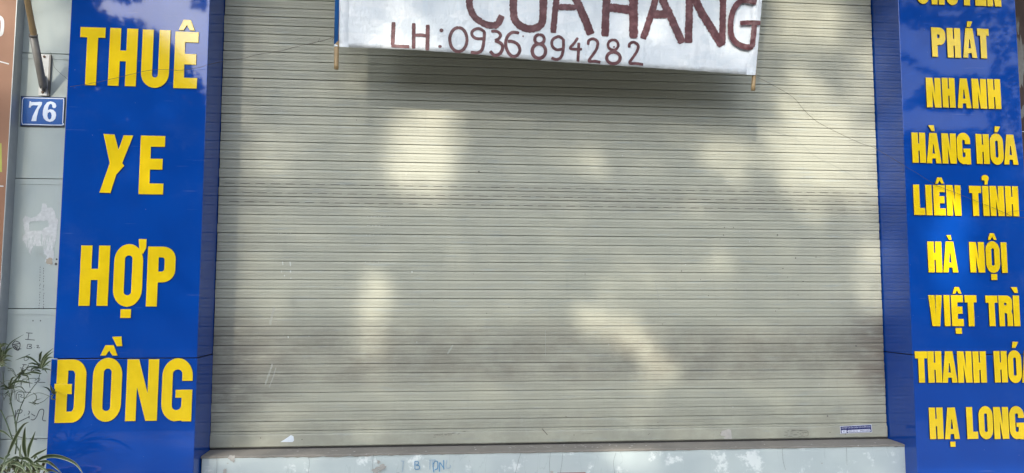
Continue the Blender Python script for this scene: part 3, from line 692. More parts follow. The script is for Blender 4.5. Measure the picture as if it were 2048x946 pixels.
# fray the outline
pr = put('poster_residue', me, wl, (M_GLUE,)); pr['label'] = 'torn pale remains of a pasted poster'
bm = bmesh.new()
for k in range(34):
    x = random.uniform(205, 420); y = random.uniform(345, 470); l = random.uniform(20, 70)
    brush(bm, [wa(x, y), wa(x-random.uniform(2, 10), y+l)], random.uniform(.6, 2), sw, .0013+k*1e-5, .8, step=1.3, seed=k)
o = from_bm('glue_gap', bm, wl, (M_WALLP,))
blob('glue_stain', *wa(392,562), 8, 6, M_GLUE2, wl, sw, .0016, seed=4)
bm = bmesh.new()
for x, y, r in ((446,546,1.9),(441,583,2.8)): disc(bm, *wa(x, y), r, sw, .002, 10)
for x, y in ((66,641.5),(81,641.5)): disc(bm, x, y, 1.4, sw, .002, 8)
for k in range(16):
    y = 605+k*22+random.uniform(-6, 6); disc(bm, *wa(318+random.uniform(-3, 3)-k*.6, min(y, 930)), .6, sw, .0006, 5, ry=1.8); disc(bm, *wa(345+random.uniform(-4, 4)-k*.3, min(y+9, 930)), .6, sw, .0006, 5, ry=2)
from_bm('screw_holes', bm, wl, (simple('old_hole', (0.09,0.085,0.08), .8),))['kind'] = 'stuff'
# marker scribbles
M_MARK = simple('faded_marker_ink', (0.028,0.03,0.034), .6, .4, 80)
wb = lambda x, y: (x/6.754, 660+y/6.754); wc = lambda x, y: (x/6.482, 800+y/6.482)
def scrib(lst, f, w_): return strokes('marker_writing', [[f(*p) for p in s_] for s_ in lst], M_MARK, wl, sw, w_*1.25, .35, .0005, 1.0)
scrib([[(352,38),(440,44)],[(390,42),(378,128)],[(340,126),(470,136)]], wb, 1.1)
scrib([[(375,190),(362,250)],[(375,192),(425,195),(420,215),(385,220),(430,232),(415,250),(362,250)],[(462,238),(468,240)],[(492,212),(515,205),(520,220),(495,238),(538,240)]], wb, 1.0)
scrib([[(205,145),(170,190),(185,240),(250,275),(270,180),(205,145)],[(165,200),(275,180)],[(190,215),(230,212),(250,232)],[(200,235),(250,265)],[(190,255),(265,262)],[(180,225),(240,235)],[(235,255),(290,256)]], wb, 1.3)
scrib([[(408,326),(340,360),(325,400),(350,412),(390,385),(360,370)]], wb, .9)
scrib([[(300,465),(360,470)],[(325,470),(300,515)],[(272,510),(325,525)],[(345,505),(415,500)],[(385,470),(365,535),(430,540),(440,520)],[(430,500),(425,560),(480,530)]], wb, 1.0)
scrib([[(470,680),(520,650),(540,665),(510,700),(465,710)],[(515,708),(612,708)]], wb, .9)
scrib([[(380,620),(405,780)],[(325,710),(440,720)]], wb, .8)
scrib([[(320,840),(250,835),(220,880),(235,950),(290,975),(325,930),(320,840)],[(245,870),(300,880),(270,905),(320,910)],[(240,835),(420,842)]], wb, .9)
scrib([[(240,120),(205,200),(188,305)],[(225,130),(285,130),(275,165),(220,180)],[(205,130),(195,240)],[(315,193),(322,198)],[(370,140),(384,160),(362,190)],[(405,178),(458,210)],[(215,300),(300,255),(385,215)],[(375,205),(378,240)],[(398,255),(440,255),(475,215),(515,128),(568,135),(552,255),(597,272)]], wc, 1.2)
scrib([[(150,462),(220,468)],[(228,475),(345,495)],[(385,498),(480,514)]], wc, 1.1)

# house number plate
YN = YW-.006
pl = empty('house_number_plate', tuple(at(85, 222, YN)), label='small blue enamel plate with white border and number 76', cat='number plate')
M_ENB = simple('blue_enamel', (0.025,0.10,0.33), .22, .12, 30); M_ENW = simple('white_enamel', (0.66,0.72,0.80), .25, .06, 40); M_ENK = simple('edge_shadow', (0.02,0.022,0.03), .4)
def quad_box(name, q4, Y, th, m, parent, bev=0):
    bm = bmesh.new(); vs = [bm.verts.new(at(x, y, Y)) for x, y in q4]; vb = [bm.verts.new(v.co+Vector((0, th, 0))) for v in vs]
    bm.faces.new(vs[::-1]); bm.faces.new(vb)
    for k in range(4): bm.faces.new((vs[k], vs[(k+1) % 4], vb[(k+1) % 4], vb[k]))
    bmesh.ops.recalc_face_normals(bm, faces=bm.faces[:])
    if bev: bmesh.ops.bevel(bm, geom=bm.edges[:], offset=bev, segments=2, affect='EDGES', profile=.5)
    return from_bm(name, bm, parent, (m,))
quad_box('shadow_rim', [(41.5,191.5),(131,194.5),(127.5,254),(40,252.5)], YN, .0055, M_ENK, pl, .001)  # dark border put in as the shadow along the plate's edges
quad_box('plate', [(43.5,193.5),(129,195.8),(126.3,251.5),(41.5,250)], YN-.0015, .0014, M_ENB, pl)
sn = plane_surf(YN-.0015)
strokes('border', [[(48,195.3),(88,196.5),(124,197.5)],[(124,197.5),(127.3,201),(125.2,246)],[(125.2,246),(122,250.2),(48,248.4)],[(48,248.4),(43.6,244),(45,199)],[(45,199),(48,195.3)]], M_ENW, pl, sn, 1.6, 0, .0005)
w1 = lambda x, y: (x/3.377, y/3.377)
seven = [w1(*p) for p in ((195,726),(201,684),(208,684),(212,690),(240,690),(268,688),(285,690),(283,706),(262,740),(250,785),(246,818),(212,818),(222,782),(240,745),(260,712),(225,710),(214,714),(206,727))]
me = curve_mesh([[(p.x, p.z) for p in (at(x, y, YN-.0015) for x, y in seven)]], .001); me.transform(Matrix.Translation((0, YN-.0015, 0))); o = put('numeral', me, pl, (M_ENW,)); o['label'] = 'white numeral 7'
six = [w1(*p) for p in ((341,685),(362,690),(376,700),(381,716),(376,728),(364,731),(354,724),(354,712),(346,700),(334,706),(326,724),(323,744),(340,738),(360,742),(376,758),(380,778),(374,802),(358,818),(336,823),(312,816),(296,800),(289,775),(291,745),(300,715),(318,692))]
sixh = [w1(*p) for p in ((336,755),(345,762),(350,780),(346,800),(336,808),(326,802),(320,784),(323,764))]
me = curve_mesh([[(p.x, p.z) for p in (at(x, y, YN-.0015) for x, y in c)] for c in (six, sixh)], .001); me.transform(Matrix.Translation((0, YN-.0015, 0))); o = put('numeral', me, pl, (M_ENW,)); o['label'] = 'white numeral 6'

# flag pole holder and bamboo pole
YH = YW-.012
fh = empty('flag_holder', tuple(at(88, 150, YW)), label='white steel bracket with angled grey tube above the number plate', cat='flag holder')
M_WST = simple('chipped_white_steel', (0.62,0.60,0.55), .45, .12, 60); M_GST = simple('dirty_grey_steel', (0.20,0.185,0.16), .45, .3, 25, metallic=.3)
quad_box('plate', [(81,108),(98.5,109),(94.5,191.5),(76.5,190)], YH, .002, M_WST, fh, .0005)
quad_box('flange', [(98.3,109),(101.8,109.3),(98,191),(94.6,191.3)], YH+.0005, .011, M_GST, fh)
M_SCRW = simple('rusty_screw', (0.12,0.07,0.04), .7, .4, 90)
for x, y in ((89.2,113.6),(85.5,184.5)):
    bm = bmesh.new(); p = at(x, y, YH); tube(bm, [p+Vector((0, .001, 0)), p+Vector((0, -.004, 0))], .0055, 10); from_bm('screw', bm, fh, (M_SCRW,))
pd = Vector((.115, -1, 1.435)).normalized(); pb = at(87, 176, YH-.014)
bm = bmesh.new(); tube(bm, [pb, pb+pd*.02, pb+pd*.245], [.015, .0165, .0165], 16); tube(bm, [pb+pd*.245, pb+pd*.252], [.0185, .0185], 16)
from_bm('tube', bm, fh, (M_GST,))
boxobj('gusset', (pb.x-.002, pb.x+.002, YH-.03, YH, pb.z-.015, pb.z+.06), fh, M_GST)
fp = empty('flag_pole', tuple(pb+pd*.2), label='slanting bamboo flag pole held in the grey tube', cat='pole')
bm = bmesh.new(); pts = []; rs = []
for k in range(0, 60):
    t_ = .15+k*.03; nod = (k % 9 == 4); pts.append(pb+pd*t_+Vector((.004*math.sin(t_*3), 0, .003*math.cos(t_*4)))); rs.append(.0125+.002*math.sin(t_)+(.0016 if nod else 0))
tube(bm, pts, rs, 12); from_bm('bamboo_stick', bm, fp, (M_BAM,))

# brown shop sign on the far left
YL = YW-.063
bs = empty('brown_signboard', (at(10, 470, YL).x-.3, YL, 0), label='brown neighbouring signboard with aluminium edge at far left', cat='signboard')
def brown():
    n = N('brown_print', .55); n.col(n.mix(n.noise(4, detail=5), (0.24,0.105,0.048), (0.31,0.145,0.075))); n.bump(n.noise(80), .05, .001); return n.m
bx = at(34, 30, YL).x; bx2 = at(7.5, 480, YL).x; bx = (bx+bx2)/2
boxobj('board_face', (bx-.9, bx-.003, YL-.002, YL+.012, .3, 3.5), bs, brown())
M_ALU = simple('weathered_aluminium', (0.42,0.43,0.41), .4, .12, 30, metallic=.3)
boxobj('edge_trim', (bx-.003, bx+.0005, YL-.004, YW-.0005, .3, 3.5), bs, M_ALU)
sb = plane_surf(YL-.002)
bm = bmesh.new(); w9 = lambda x, y: (x/9.46, y/9.46)
brush(bm, [w9(-70,330),w9(0,330),w9(40,380),w9(46,500),w9(30,620),w9(0,655),w9(-70,660)], 7, sb, .0006, .04, step=1)
M_SGW = simple('sign_white', (0.62,0.62,0.60), .5, .06)
from_bm('letter', bm, bs, (M_SGW,))
strokes('rule_line', [[(-20,118),(0,123),(18,128)]], M_SGW, bs, sb, 2.2, .05); strokes('rule_line', [[(-20,371),(7,372.5)]], M_SGW, bs, sb, 2.4, .05)
quad_box('coloured_block', [(-30,286),(3,286.5),(4,344),(-30,343)], YL-.0025, .0006, simple('olive_print', (0.36,0.38,0.06), .5), bs)

# dark neighbouring wall on the far right
def dark_wall():
    n = N('dark_brown_render', .85)
    c = n.mix(n.noise(12, detail=7, rough=.7), (0.035,0.022,0.017), (0.075,0.045,0.035))
    c = n.mix(n.math('MULTIPLY', n.ramp(n.noise(3.2, (1,1,.8), 4, loc=(0,0,.6)), .52, .56), .9), c, (0.15,0.145,0.13))
    n.col(c); n.bump(n.noise(60, detail=5), .4, .002); return n.m
wr = empty('dark_wall', (RX1+.4, YW, 0), label='dark brown neighbouring wall with grey cement patches at far right', cat='wall')
M_DW = dark_wall(); zr = at(2044, 263, YW).z
boxobj('wall_face', (RX1+.001, RX1+1.2, YW, .05, zr+.002, 3.6), wr, M_DW); boxobj('wall_face', (RX1+.001, RX1+1.2, YW, .05, 0, zr-.002), wr, M_DW)
boxobj('pale_joint', (RX1+.001, RX1+1.2, YW+.001, .04, zr-.002, zr+.002), wr, M_SGW)
M_CPATCH = simple('cement_patch', (0.17,0.165,0.15), .9, .3, 60)
sd2 = plane_surf(YW)
blob('cement_patch', 2036, 55, 2.5, 12, M_CPATCH, wr, sd2, .001, seed=1); blob('cement_patch', 2042, 125, 6, 42, M_CPATCH, wr, sd2, .0015, seed=5); blob('cement_patch', 2046, 225, 8, 12, M_CPATCH, wr, sd2, .001, seed=3)

# ------------------------------------------------------------------ banner
YBN = -0.300
def wav(x, z):
    v = Vector((x, z, 0))
    e = max(0, 1-abs(x-at(690, 60, YBN).x)/.10)+max(0, 1-abs(x-at(1500, 60, YBN).x)/.10)
    return .012*math.sin(x*3.1+.6)+.012*noise.noise(Vector((x*4.2, z*1.6, 2)))+.005*noise.noise(Vector((x*13+z*5, z*5, 4)))+(.0012+.004*e)*noise.noise(Vector((x*30, z*38, 4)))
def bsurf(px, py, lift):
    p = at(px, py, YBN); return at(px, py, YBN+wav(p.x, p.z)-lift)
low = [(677,93),(698,94.5),(730,95.5),(761,97),(810,99),(862,102),(910,105.5),(961,109.6),(1030,116.5),(1100,122.8),(1190,128.5),(1289,134.8),(1370,140.5),(1437,145),(1480,148.3),(1511,150)]
def lowy(x):
    for (a, b), (c, d) in zip(low, low[1:]):
        if x <= c: return b+(d-b)*(x-a)/(c-a)
    return low[-1][1]
ban = empty('banner', tuple(at(1090, 60, YBN)), label='white tarpaulin banner hand painted in maroon with CỬA HÀNG and a phone number', cat='banner')
bm = bmesh.new(); NX, NZ = 170, 44; rows = []
TOPY = -330
for i in range(NX+1):
    u = i/NX; r = []
    for k in range(NZ+1):
        t_ = k/NZ
        xl = 677+(683.5-677)*((93-(TOPY+(93-TOPY)*t_))/93)*.0+ (8.0*(1-t_)**1*.0)
        xb_ = 677+(1511-677)*u
        yb_ = lowy(xb_)+.8*noise.noise(Vector((xb_*.05, 3, 1)))
        y = TOPY+(yb_-TOPY)*t_
        # edges: left almost vertical, right leaning outwards towards the top
        lean = (yb_-y)
        xL = 677+.045*lean*.35; xR = 1511+.088*lean
        if u > .97: xR += 1.2*noise.noise(Vector((y*.06, 5, 1)))
        r.append(bm.verts.new(bsurf(xL+(xR-xL)*u, y, 0)))
    rows.append(r)
for a, b in zip(rows, rows[1:]):
    for k in range(NZ): bm.faces.new((a[k], a[k+1], b[k+1], b[k]))
o = from_bm('cloth', bm, ban, (M_BAN,), True); sm = o.modifiers.new('thick', 'SOLIDIFY'); sm.thickness = .0012; sm.offset = 1
# hems folded round the sticks
def hem(xa_, xb_, y1a, y1b, slope, name):
    bm = bmesh.new(); rows = []
    for k in range(60):
        y = TOPY+(y1a-TOPY)*k/59; r = []
        for j in range(5):
            f = j/4; yy = y+(y1b-y1a)*f*k/59
            x = xa_+(xb_-xa_)*f+slope*(y1a-y)
            bulge = .010*math.sin(math.pi*min(1, f*1.02))*(1)+.002*noise.noise(Vector((x*.2, y*.09, 3)))
            r.append(bm.verts.new(bsurf(x+1.0*noise.noise(Vector((y*.08, j, 2)))*(j in (0, 4)), yy, .0012+max(0, bulge))))
        rows.append(r)
    for a, b in zip(rows, rows[1:]):
        for j in range(4): bm.faces.new((a[j], b[j], b[j+1], a[j+1]))
    return from_bm(name, bm, ban, (M_BAN,), True)
hem(677.5, 697, 93.2, 94.6, .012, 'hem'); hem(1493, 1511, 149, 150.2, .088, 'hem')
# painted letters
cA = lambda x, y: (660+x/4.6545, y/4.6545); cB = lambda x, y: (1100+x/4.452, y/4.452)
big = {
 'C': [([(1000,-50),(975,-65),(950,-55),(938.5,-25),(938.5,0),(940.6,18),(949.7,34),(966,46),(981,50.5),(995,48),(1004,31)], 13.5)],
 'U': [([(1026,-70),(1027,-20),(1027,20),(1029,38),(1040,51),(1056,57.5),(1074,55),(1084,45),(1086,25),(1087,0),(1087,-60)], 15)],
 'A': [([(1122,-70),(1113,0),(1109,35),(1106.5,66)], 12.5), ([(1122,-70),(1138,-30),(1154,3),(1169,36),(1182,69)], 16), ([(1116,14),(1152,14.5)], 12)],
 'H': [([(1214,-80),(1213,0),(1211,35),(1210,73)], 15.5), ([(1217,15),(1240,17),(1262,20)], 17), ([(1268,-80),(1267,0),(1267,77)], 17.5)],
 'À': [([(1316,-50),(1309,5),(1298,42),(1286,78)], 13.5), ([(1314,-50),(1326,0),(1340,30),(1353,60),(1365,86)], 15.5), ([(1302,28),(1336,28.5)], 16)],
 'N': [([(1380,-70),(1379,0),(1378,40),(1377,86)], 15), ([(1378,-50),(1392,0),(1405,28),(1420,52),(1432,72),(1444,92)], 16), ([(1447,-70),(1446,0),(1444.5,90)], 13)],
 'G': [([(1513,5),(1497,1),(1480,3),(1466,22),(1461,50),(1464,74),(1476,88),(1493,94),(1506,93)], 11.5), ([(1509,46),(1507,70),(1504,95)], 11), ([(1480,46),(1500,45),(1521,46)], 9)]}
zc = 0
def painted(label, sts, rough):
    global zc
    bm = bmesh.new()
    for k, (pts, w_) in enumerate(sts):
        zc += 1; brush(bm, pts, w_, bsurf, .0035+.0006*k if False else (.0028+.0007*k), rough, step=1.6, seed=zc*5.1)
    o = from_bm('painted_letter', bm, ban, (M_PAINT,)); o['label'] = label
for ch, sts in big.items():
    sx = [(p, w_) for p, w_ in sts]
    if ch == 'G':
        bm = bmesh.new()
        for k, (pts, w_) in enumerate(sx): brush(bm, pts, w_, bsurf, .0135+.0007*k if k else .0130, .22, step=1.6, seed=k*5.1)
        o = from_bm('painted_letter', bm, ban, (M_PAINT,)); o['label'] = 'large maroon brush painted letter G'
    else: painted('large maroon brush painted letter '+ch, sx, .30)
def ell(cx, cy, rx, ry, f, a0=-90, a1=272, n=14): return [f(cx+rx*math.cos(math.radians(a0+(a1-a0)*k/n)), cy+ry*math.sin(math.radians(a0+(a1-a0)*k/n))) for k in range(n+1)]
F = lambda f, *p: [f(*q_) for q_ in p]
small = [('L', [(F(cA,(592,205),(588,300),(582,420)), 8), (F(cA,(570,425),(650,430),(738,434)), 6.5)]),
 ('H', [(F(cA,(780,215),(779,330),(778,452)), 7.5), (F(cA,(790,328),(850,325),(905,338)), 6.5), (F(cA,(910,230),(908,350),(905,468)), 8)]),
 ('0', [(ell(1195,368,80,112,cA), 6.4)]),
 ('9', [(F(cA,(1440,295),(1385,265),(1330,285),(1322,325),(1360,358),(1435,360)), 6), (F(cA,(1438,290),(1432,380),(1415,460),(1375,490),(1310,488)), 6.4)]),
 ('3', [(F(cA,(1500,290),(1555,292),(1588,325),(1570,360),(1535,378)), 6), (F(cA,(1535,378),(1590,402),(1608,445),(1580,500),(1530,515),(1490,475)), 6.6)]),
 ('6', [(F(cA,(1762,308),(1700,300),(1655,335),(1635,400),(1650,470),(1690,520),(1735,520),(1768,470),(1745,410),(1690,385),(1655,385)), 6.4)]),
 ('8', [(ell(1950,365,44,44,cA), 6.3), (ell(1945,475,62,68,cA), 7)]),
 ('9', [(F(cB,(118,350),(75,325),(22,355),(20,410),(60,442),(118,435)), 5.8), (F(cB,(120,345),(118,440),(100,505),(60,530),(12,515)), 6)]),
 ('4', [(F(cB,(248,335),(215,385),(178,430),(230,438),(285,438)), 5.5), (F(cB,(257,380),(253,460),(249,548)), 6)]),
 ('2', [(F(cB,(340,400),(345,362),(385,345),(425,375),(415,435),(380,490),(345,545),(400,545),(450,555)), 5.8)]),
 ('8', [(ell(562,400,46,46,cB), 5.6), (ell(565,515,60,52,cB), 6.6)]),
 ('2', [(F(cB,(704,425),(710,390),(745,375),(785,405),(775,455),(740,510),(708,562),(770,565),(830,575)), 5.8)])]
for k, (ch, sts) in enumerate(small): painted('small maroon brush painted %s in the phone line' % ch, sts, .16)
bm = bmesh.new(); disc(bm, *cA(1037,283), 4, bsurf, .003, 9); disc(bm, *cA(1023,432), 3.8, bsurf, .003, 9, ry=3)
disc(bm, *cA(1797,337), 1.8, bsurf, .003, 7); disc(bm, *cB(570,418), 2, bsurf, .003, 7)
o = from_bm('paint_dots', bm, ban, (M_PAINT,)); o['label'] = 'maroon dots of the colon after LH and stray drips'; o['kind'] = 'stuff'
# sticks
def stick(name, x0, y0, x1, y1, Y, r, label):
    st_ = empty(name, tuple(at(x1, y1, Y)), label=label, cat='stick')
    a, b = at(x0, y0, Y), at(x1, y1, Y); bm = bmesh.new(); pts = []; rs = []
    for k in range(61):
        t_ = k/60; pts.append(a.lerp(b, t_)); rs.append(r*(1.12 if k in (54, 30, 10) else 1))
    tube(bm, pts, rs, 12); from_bm('bamboo', bm, st_, (M_BAM,)); return st_, a, b
s1, a, b = stick('banner_stick', 681, TOPY, 672.4, 138.3, YBN+.004, .0105, 'bamboo stick wrapped in blue tape at the left end of the banner')
bm = bmesh.new(); c0 = at(672.9, 90, YBN+.004); tube(bm, [a, c0], .0112, 12); from_bm('blue_tape', bm, s1, (simple('blue_tape', (0.01,0.13,0.42), .3),))
bm = bmesh.new(); tube(bm, [c0, at(672.8, 94.5, YBN+.004)], .0118, 12); from_bm('white_tie', bm, s1, (M_BAN,))
stick('banner_stick', 1540, TOPY, 1506, 181, YBN+.020, .0098, 'plain bamboo stick poking out at the right end of the banner')

# unseen slab and upstand added over the shop front to block high sky light
bl = empty('sky_block_slab', (1.7, -.5, 3.7), label='unseen grey concrete slab added above the shop front to block high sky light', cat='sky_block_slab')
boxobj('slab', (-3, 6, -.95, .6, 3.80, 3.92), bl, M_CEM); boxobj('sky_block_edge', (-3, 6, -.95, -.86, 3.92, 4.45), bl, M_WALLP)
boxobj('upper_wall', (-3, 6, .05, .3, 3.61, 3.79), bl, M_WALLP)
# ------------------------------------------------------------------ thin wires
M_WIRE = simple('rusty_wire', (0.05,0.04,0.03), .6)
def wire(pts, label, r=.0009):
    bm = bmesh.new(); c = catmull([at(x, y, Y) for x, y, Y in pts], 6); c = [p+Vector((0, 0, .0012*noise.noise(p*25))) for p in c]
    tube(bm, c, r, 5); return tag(from_bm('tie_wire', bm, None, (M_WIRE,)), label, 'wire')
yf = -TC-.014
wire([(101,104,YW-.01),(103,110,YW-.012),(106,125,YW-.02),(110,136,YW-.02),(113,139,YW-.02),(121,147,YW-.03),(136,159,YW-.05)], 'short kinked wire hanging from the flag bracket', .0007)
wire([(134,174,YW-.02),(143,173,yf),(180,167,yf),(215,160,yf),(260,149,yf),(300,140.5,yf),(330,139,yf),(360,140.5,yf),(395,136,yf),(418,129,yf-.004),(450,122,-.15),(485,117,-.16),(520,108,-.18),(560,102,-.21),(590,94,-.23),(625,86,-.26),(650,80,-.28),(671,74,YBN-.004)], 'thin dark wire strung across the left blue column to the banner')
bm = bmesh.new()
for x0, y0, dx, dy in ((636,84,4,-9),(640,84,7,-1),(668,76,-4,5),(666,76,-6,-3),(670,74,3,-6),(625,87,6,-4),(615,89,8,-1)):
    tube(bm, [at(x0, y0, -.28), at(x0+dx*.6, y0+dy*.5, -.285), at(x0+dx, y0+dy, -.28)], .0007, 4)
tag(from_bm('wire_end', bm, None, (M_WIRE,)), 'twisted wire ends beside the blue taped stick', 'wire', kind='stuff')
wire([(1511,153,YBN-.002),(1520,157,-.28),(1545,170,-.26),(1570,184,-.24),(1590,198,-.22),(1610,222,-.20),(1630,240,-.20),(1655,255,-.20),(1690,272,-.20),(1720,286,-.21),(1745,294,-.22),(1770,308,-.235),(1800,326,yf),(1840,350,yf),(1872,370,yf),(1905,383,yf),(1950,401,yf),(1985,415,yf),(2015,428,yf),(2028,434,yf),(2060,436,yf)], 'long thin sagging wire from the banner across the right blue column')
wire([(2014,428,yf),(2018,424.5,yf),(2026,422.5,yf),(2038,421,yf),(2060,421,yf)], 'small loop of wire over the last letters of TỈNH', .0007)

# ------------------------------------------------------------------ spider plant at lower left
plant = empty('spider_plant', tuple(at(60, 955, -.42)), label='potted spider plant with striped arching leaves and runners before the board wall', cat='plant')
def ribbon(pts, wpx, Y0, Y1, name='leaf', sag=0, margin=True):
    c2 = catmull([(x, y, 0) for x, y in pts], 5); m = len(c2)-1; bm = bmesh.new(); rows = []
    for i, p in enumerate(c2):
        t_ = i/m; Y = Y0+(Y1-Y0)*t_
        q_ = at(p.x, p.y, Y); nx_ = at(*c2[min(i+1, m)].xy, Y); pv = at(*c2[max(i-1, 0)].xy, Y); d = (nx_-pv)
        d = d.normalized() if d.length > 1e-6 else Vector((0,0,1))
        n_ = Vector((d.z, 0, -d.x)).normalized()
        w_ = wpx/FPX*(Y-EYE.y)*.5*(min(1, .45+t_*2.2))*(1 if t_ < .45 else max(.03, (1-t_)/.55)**.7)
        tilt = Vector((0, .25, 0))
        rows.append([bm.verts.new(q_+n_*w_*s+Vector((0, (-abs(s)*.35)*w_, 0))+tilt*w_*s*.6) for s in (-1, -.72, -.1, .1, .72, 1)])
    for a, b in zip(rows, rows[1:]):
        for k in range(5):
            f = bm.faces.new((a[k], a[k+1], b[k+1], b[k])); f.smooth = True; f.material_index = 1 if (k in (0, 4) and margin) else 0
    return from_bm(name, bm, plant, (M_LEAF, M_LEDGE))
lv = [([(100,720),(170,560),(240,420),(310,320),(375,285)],40),([(340,745),(315,600),(318,450),(328,350)],46),([(365,745),(380,620),(425,500),(458,405)],36),([(265,760),(262,660),(272,570)],28),
 ([(400,755),(480,700),(560,660),(612,628)],30),([(440,815),(560,745),(700,725),(830,750),(960,810),(1030,880),(1080,965)],46),([(480,800),(620,800),(720,870),(800,950)],36),([(250,760),(350,760),(420,820),(440,900),(450,970)],48),
 ([(100,830),(200,820),(290,870),(350,960)],42),([(130,770),(70,840),(20,960)],38),([(130,705),(80,740),(60,800),(0,850)],34),([(-20,735),(60,765),(170,755)],22),([(290,765),(200,745),(100,800),(-10,850)],34),
 ([(430,930),(520,885),(600,905),(660,960)],40),([(470,810),(510,850),(580,865)],40),([(-30,395),(30,405),(90,440),(160,515)],26),([(300,790),(380,860),(420,970)],40),([(260,800),(220,900),(190,980)],36),([(330,790),(300,880),(290,980)],38),
 ([(180,790),(120,850),(100,960)],36),([(380,800),(460,860),(500,980)],36),([(60,840),(30,880),(-10,900)],30),([(440,770),(470,730),(500,790)],22),([(290,770),(270,850),(230,980)],30),([(400,830),(560,880),(640,990)],30),([(250,800),(150,790),(60,850),(0,970)],30)]
for k, (pp, w_) in enumerate(lv): ribbon([wc(*p) for p in pp], w_/6.482, -.40-.01*(k % 5), -.50+.03*(k % 4))
for k in range(34):
    x = random.gauss(230, 150); a = random.uniform(-1.3, 1.3); l = random.uniform(120, 260); y = random.uniform(880, 990)
    ribbon([wc(x, y), wc(x+math.sin(a)*l*.4, y-math.cos(a)*l*.6), wc(x+math.sin(a)*l, y-math.cos(a)*l*.5+40)], random.uniform(24, 40)/6.482, -.36, -.44-.03*random.random())
up = [(545,510,720,245,600,360,22),(560,500,722,288,620,370,20),(560,520,722,368,640,385,20),(540,470,205,408,380,362,15),(530,480,375,460,440,448,14),(530,500,350,508,430,490,10),(545,400,570,285,548,330,22),(560,540,695,545,630,528,14),(560,520,700,410,650,440,16),
 (520,520,415,530,470,515,12),(560,590,300,605,430,570,20),(550,560,440,545,500,540,14),(545,440,530,370,535,400,14),(560,500,640,590,610,540,12),
 (120,780,330,530,240,640,14),(130,780,235,628,165,655,16),(130,740,430,718,260,690,20),(110,780,60,730,80,760,14),(120,800,200,740,160,760,14),(110,810,10,800,60,795,12),(120,820,60,860,90,850,12),
 (310,600,335,535,315,560,24),(300,610,390,690,370,620,16),(290,610,240,720,260,650,14),(310,590,430,610,380,590,14),(315,590,395,500,350,530,9),
 (10,430,320,60,130,190,11),(20,420,175,235,95,280,24),(0,440,-10,150,5,300,30),(20,440,60,220,45,330,18),(0,450,20,500,40,460,30),(0,380,30,260,20,300,26),(-10,460,60,470,30,480,22),
 (720,860,675,730,695,790,18),(700,860,585,765,650,790,12),(725,860,745,790,735,820,22),(720,870,690,940,700,900,16),(690,920,760,940,720,935,14),(720,870,770,830,750,850,12)]
for x0, y0, x1, y1, xm, ym, w_ in up: ribbon([wb(x0, y0), wb(xm, ym), wb(x1, y1)], w_*1.45/6.754, -.20 if x1 < 600 else -.27, -.23 if x1 < 600 else -.29, margin=w_ > 15)
for cx, cy, n_, l0, l1, w_ in ((555,520,9,70,170,17),(120,790,9,60,150,16),(310,600,6,50,110,18),(0,440,14,80,230,24),(-10,250,6,80,160,24),(725,860,5,40,90,16)):
    for k in range(n_):
        a = random.uniform(-1.9, 1.9) if cx > 50 else random.uniform(-.6, 2.2); l = random.uniform(l0, l1)
        x1, y1 = cx+math.sin(a)*l, cy-math.cos(a)*l*.7+12
        ribbon([wb(cx, cy), wb(cx+math.sin(a)*l*.5, cy-math.cos(a)*l*.6-10), wb(x1, y1)], w_*random.uniform(.9, 1.4)/6.754, -.20 if cx < 600 else -.27, -.25 if cx < 600 else -.30)
def runner(pp, f, w_, Y0=-.22, Y1=-.40):
    bm = bmesh.new(); c2 = catmull([(*f(*p), 0) for p in pp], 5); m = len(c2)-1
    tube(bm, [at(p.x, p.y, Y0+(Y1-Y0)*i/m) for i, p in enumerate(c2)], w_/FPX*3.4/2, 6); from_bm('runner', bm, plant, (M_LEAF,))
for pp, f, w_ in (([(10,130),(75,270),(130,420),(170,520),(230,620),(290,740)],wc,2.6),([(130,-20),(150,80),(190,240),(210,400),(215,540),(200,700)],wc,2.4),([(75,260),(100,215),(165,205)],wc,1.3),([(310,0),(265,100),(215,290),(210,400)],wc,1.8),
 ([(540,590),(510,690),(450,770),(330,930),(300,975)],wb,1.2),([(50,480),(130,520),(210,620)],wb,.9),([(160,850),(260,810),(320,850),(325,930)],wb,1.1),([(330,930),(430,870),(540,850),(660,890)],wb,.9),([(40,560),(60,760),(110,820),(150,950)],wb,1.2),
 ([(150,960),(160,860),(230,640),(310,560)],wb,1.4),([(90,860),(150,930),(130,1000)],wb,1.2),([(200,770),(290,765),(350,850)],wb,.9),([(450,850),(490,890),(480,960),(440,985)],wb,1.1),([(720,870),(660,900),(590,960),(500,1000)],wb,1.0),([(300,60),(350,75),(400,85)],wb,.1)):
    runner(pp, f, w_)
for k in range(16):
    x, y = random.uniform(-10, 420), random.uniform(560, 980); a = random.uniform(-1.2, 1.2); l = random.uniform(90, 200)
    runner([(x, y), (x+math.sin(a)*l*.5, y-math.cos(a)*l*.7), (x+math.sin(a)*l+30*a, y-math.cos(a)*l*.75)], wb, random.uniform(.8, 1.2))
for k, (pp) in enumerate(([(420,20),(460,40),(500,60)],[(430,45),(470,50),(520,40)],[(440,20),(470,0),(540,-20)],[(370,25),(430,45),(465,75)])):
    ribbon([wc(*p) for p in pp], 1.6, -.25, -.27, margin=False)
pot = bmesh.new(); pc = at(55, 985, -.42); zt_ = pc.z
prof_p = [(.05, 0), (.075, .0), (.10, zt_-.05), (.115, zt_-.045), (.115, zt_), (.10, zt_), (.09, zt_-.03)]
for (r0, z0), (r1, z1) in zip(prof_p, prof_p[1:]):
    for k in range(24):
        a0, a1 = 2*math.pi*k/24, 2*math.pi*(k+1)/24
        pot.faces.new([pot.verts.new((pc.x+r*math.cos(a), pc.y+r*math.sin(a), z)) for r, z, a in ((r0,z0,a0),(r0,z0,a1),(r1,z1,a1),(r1,z1,a0))])
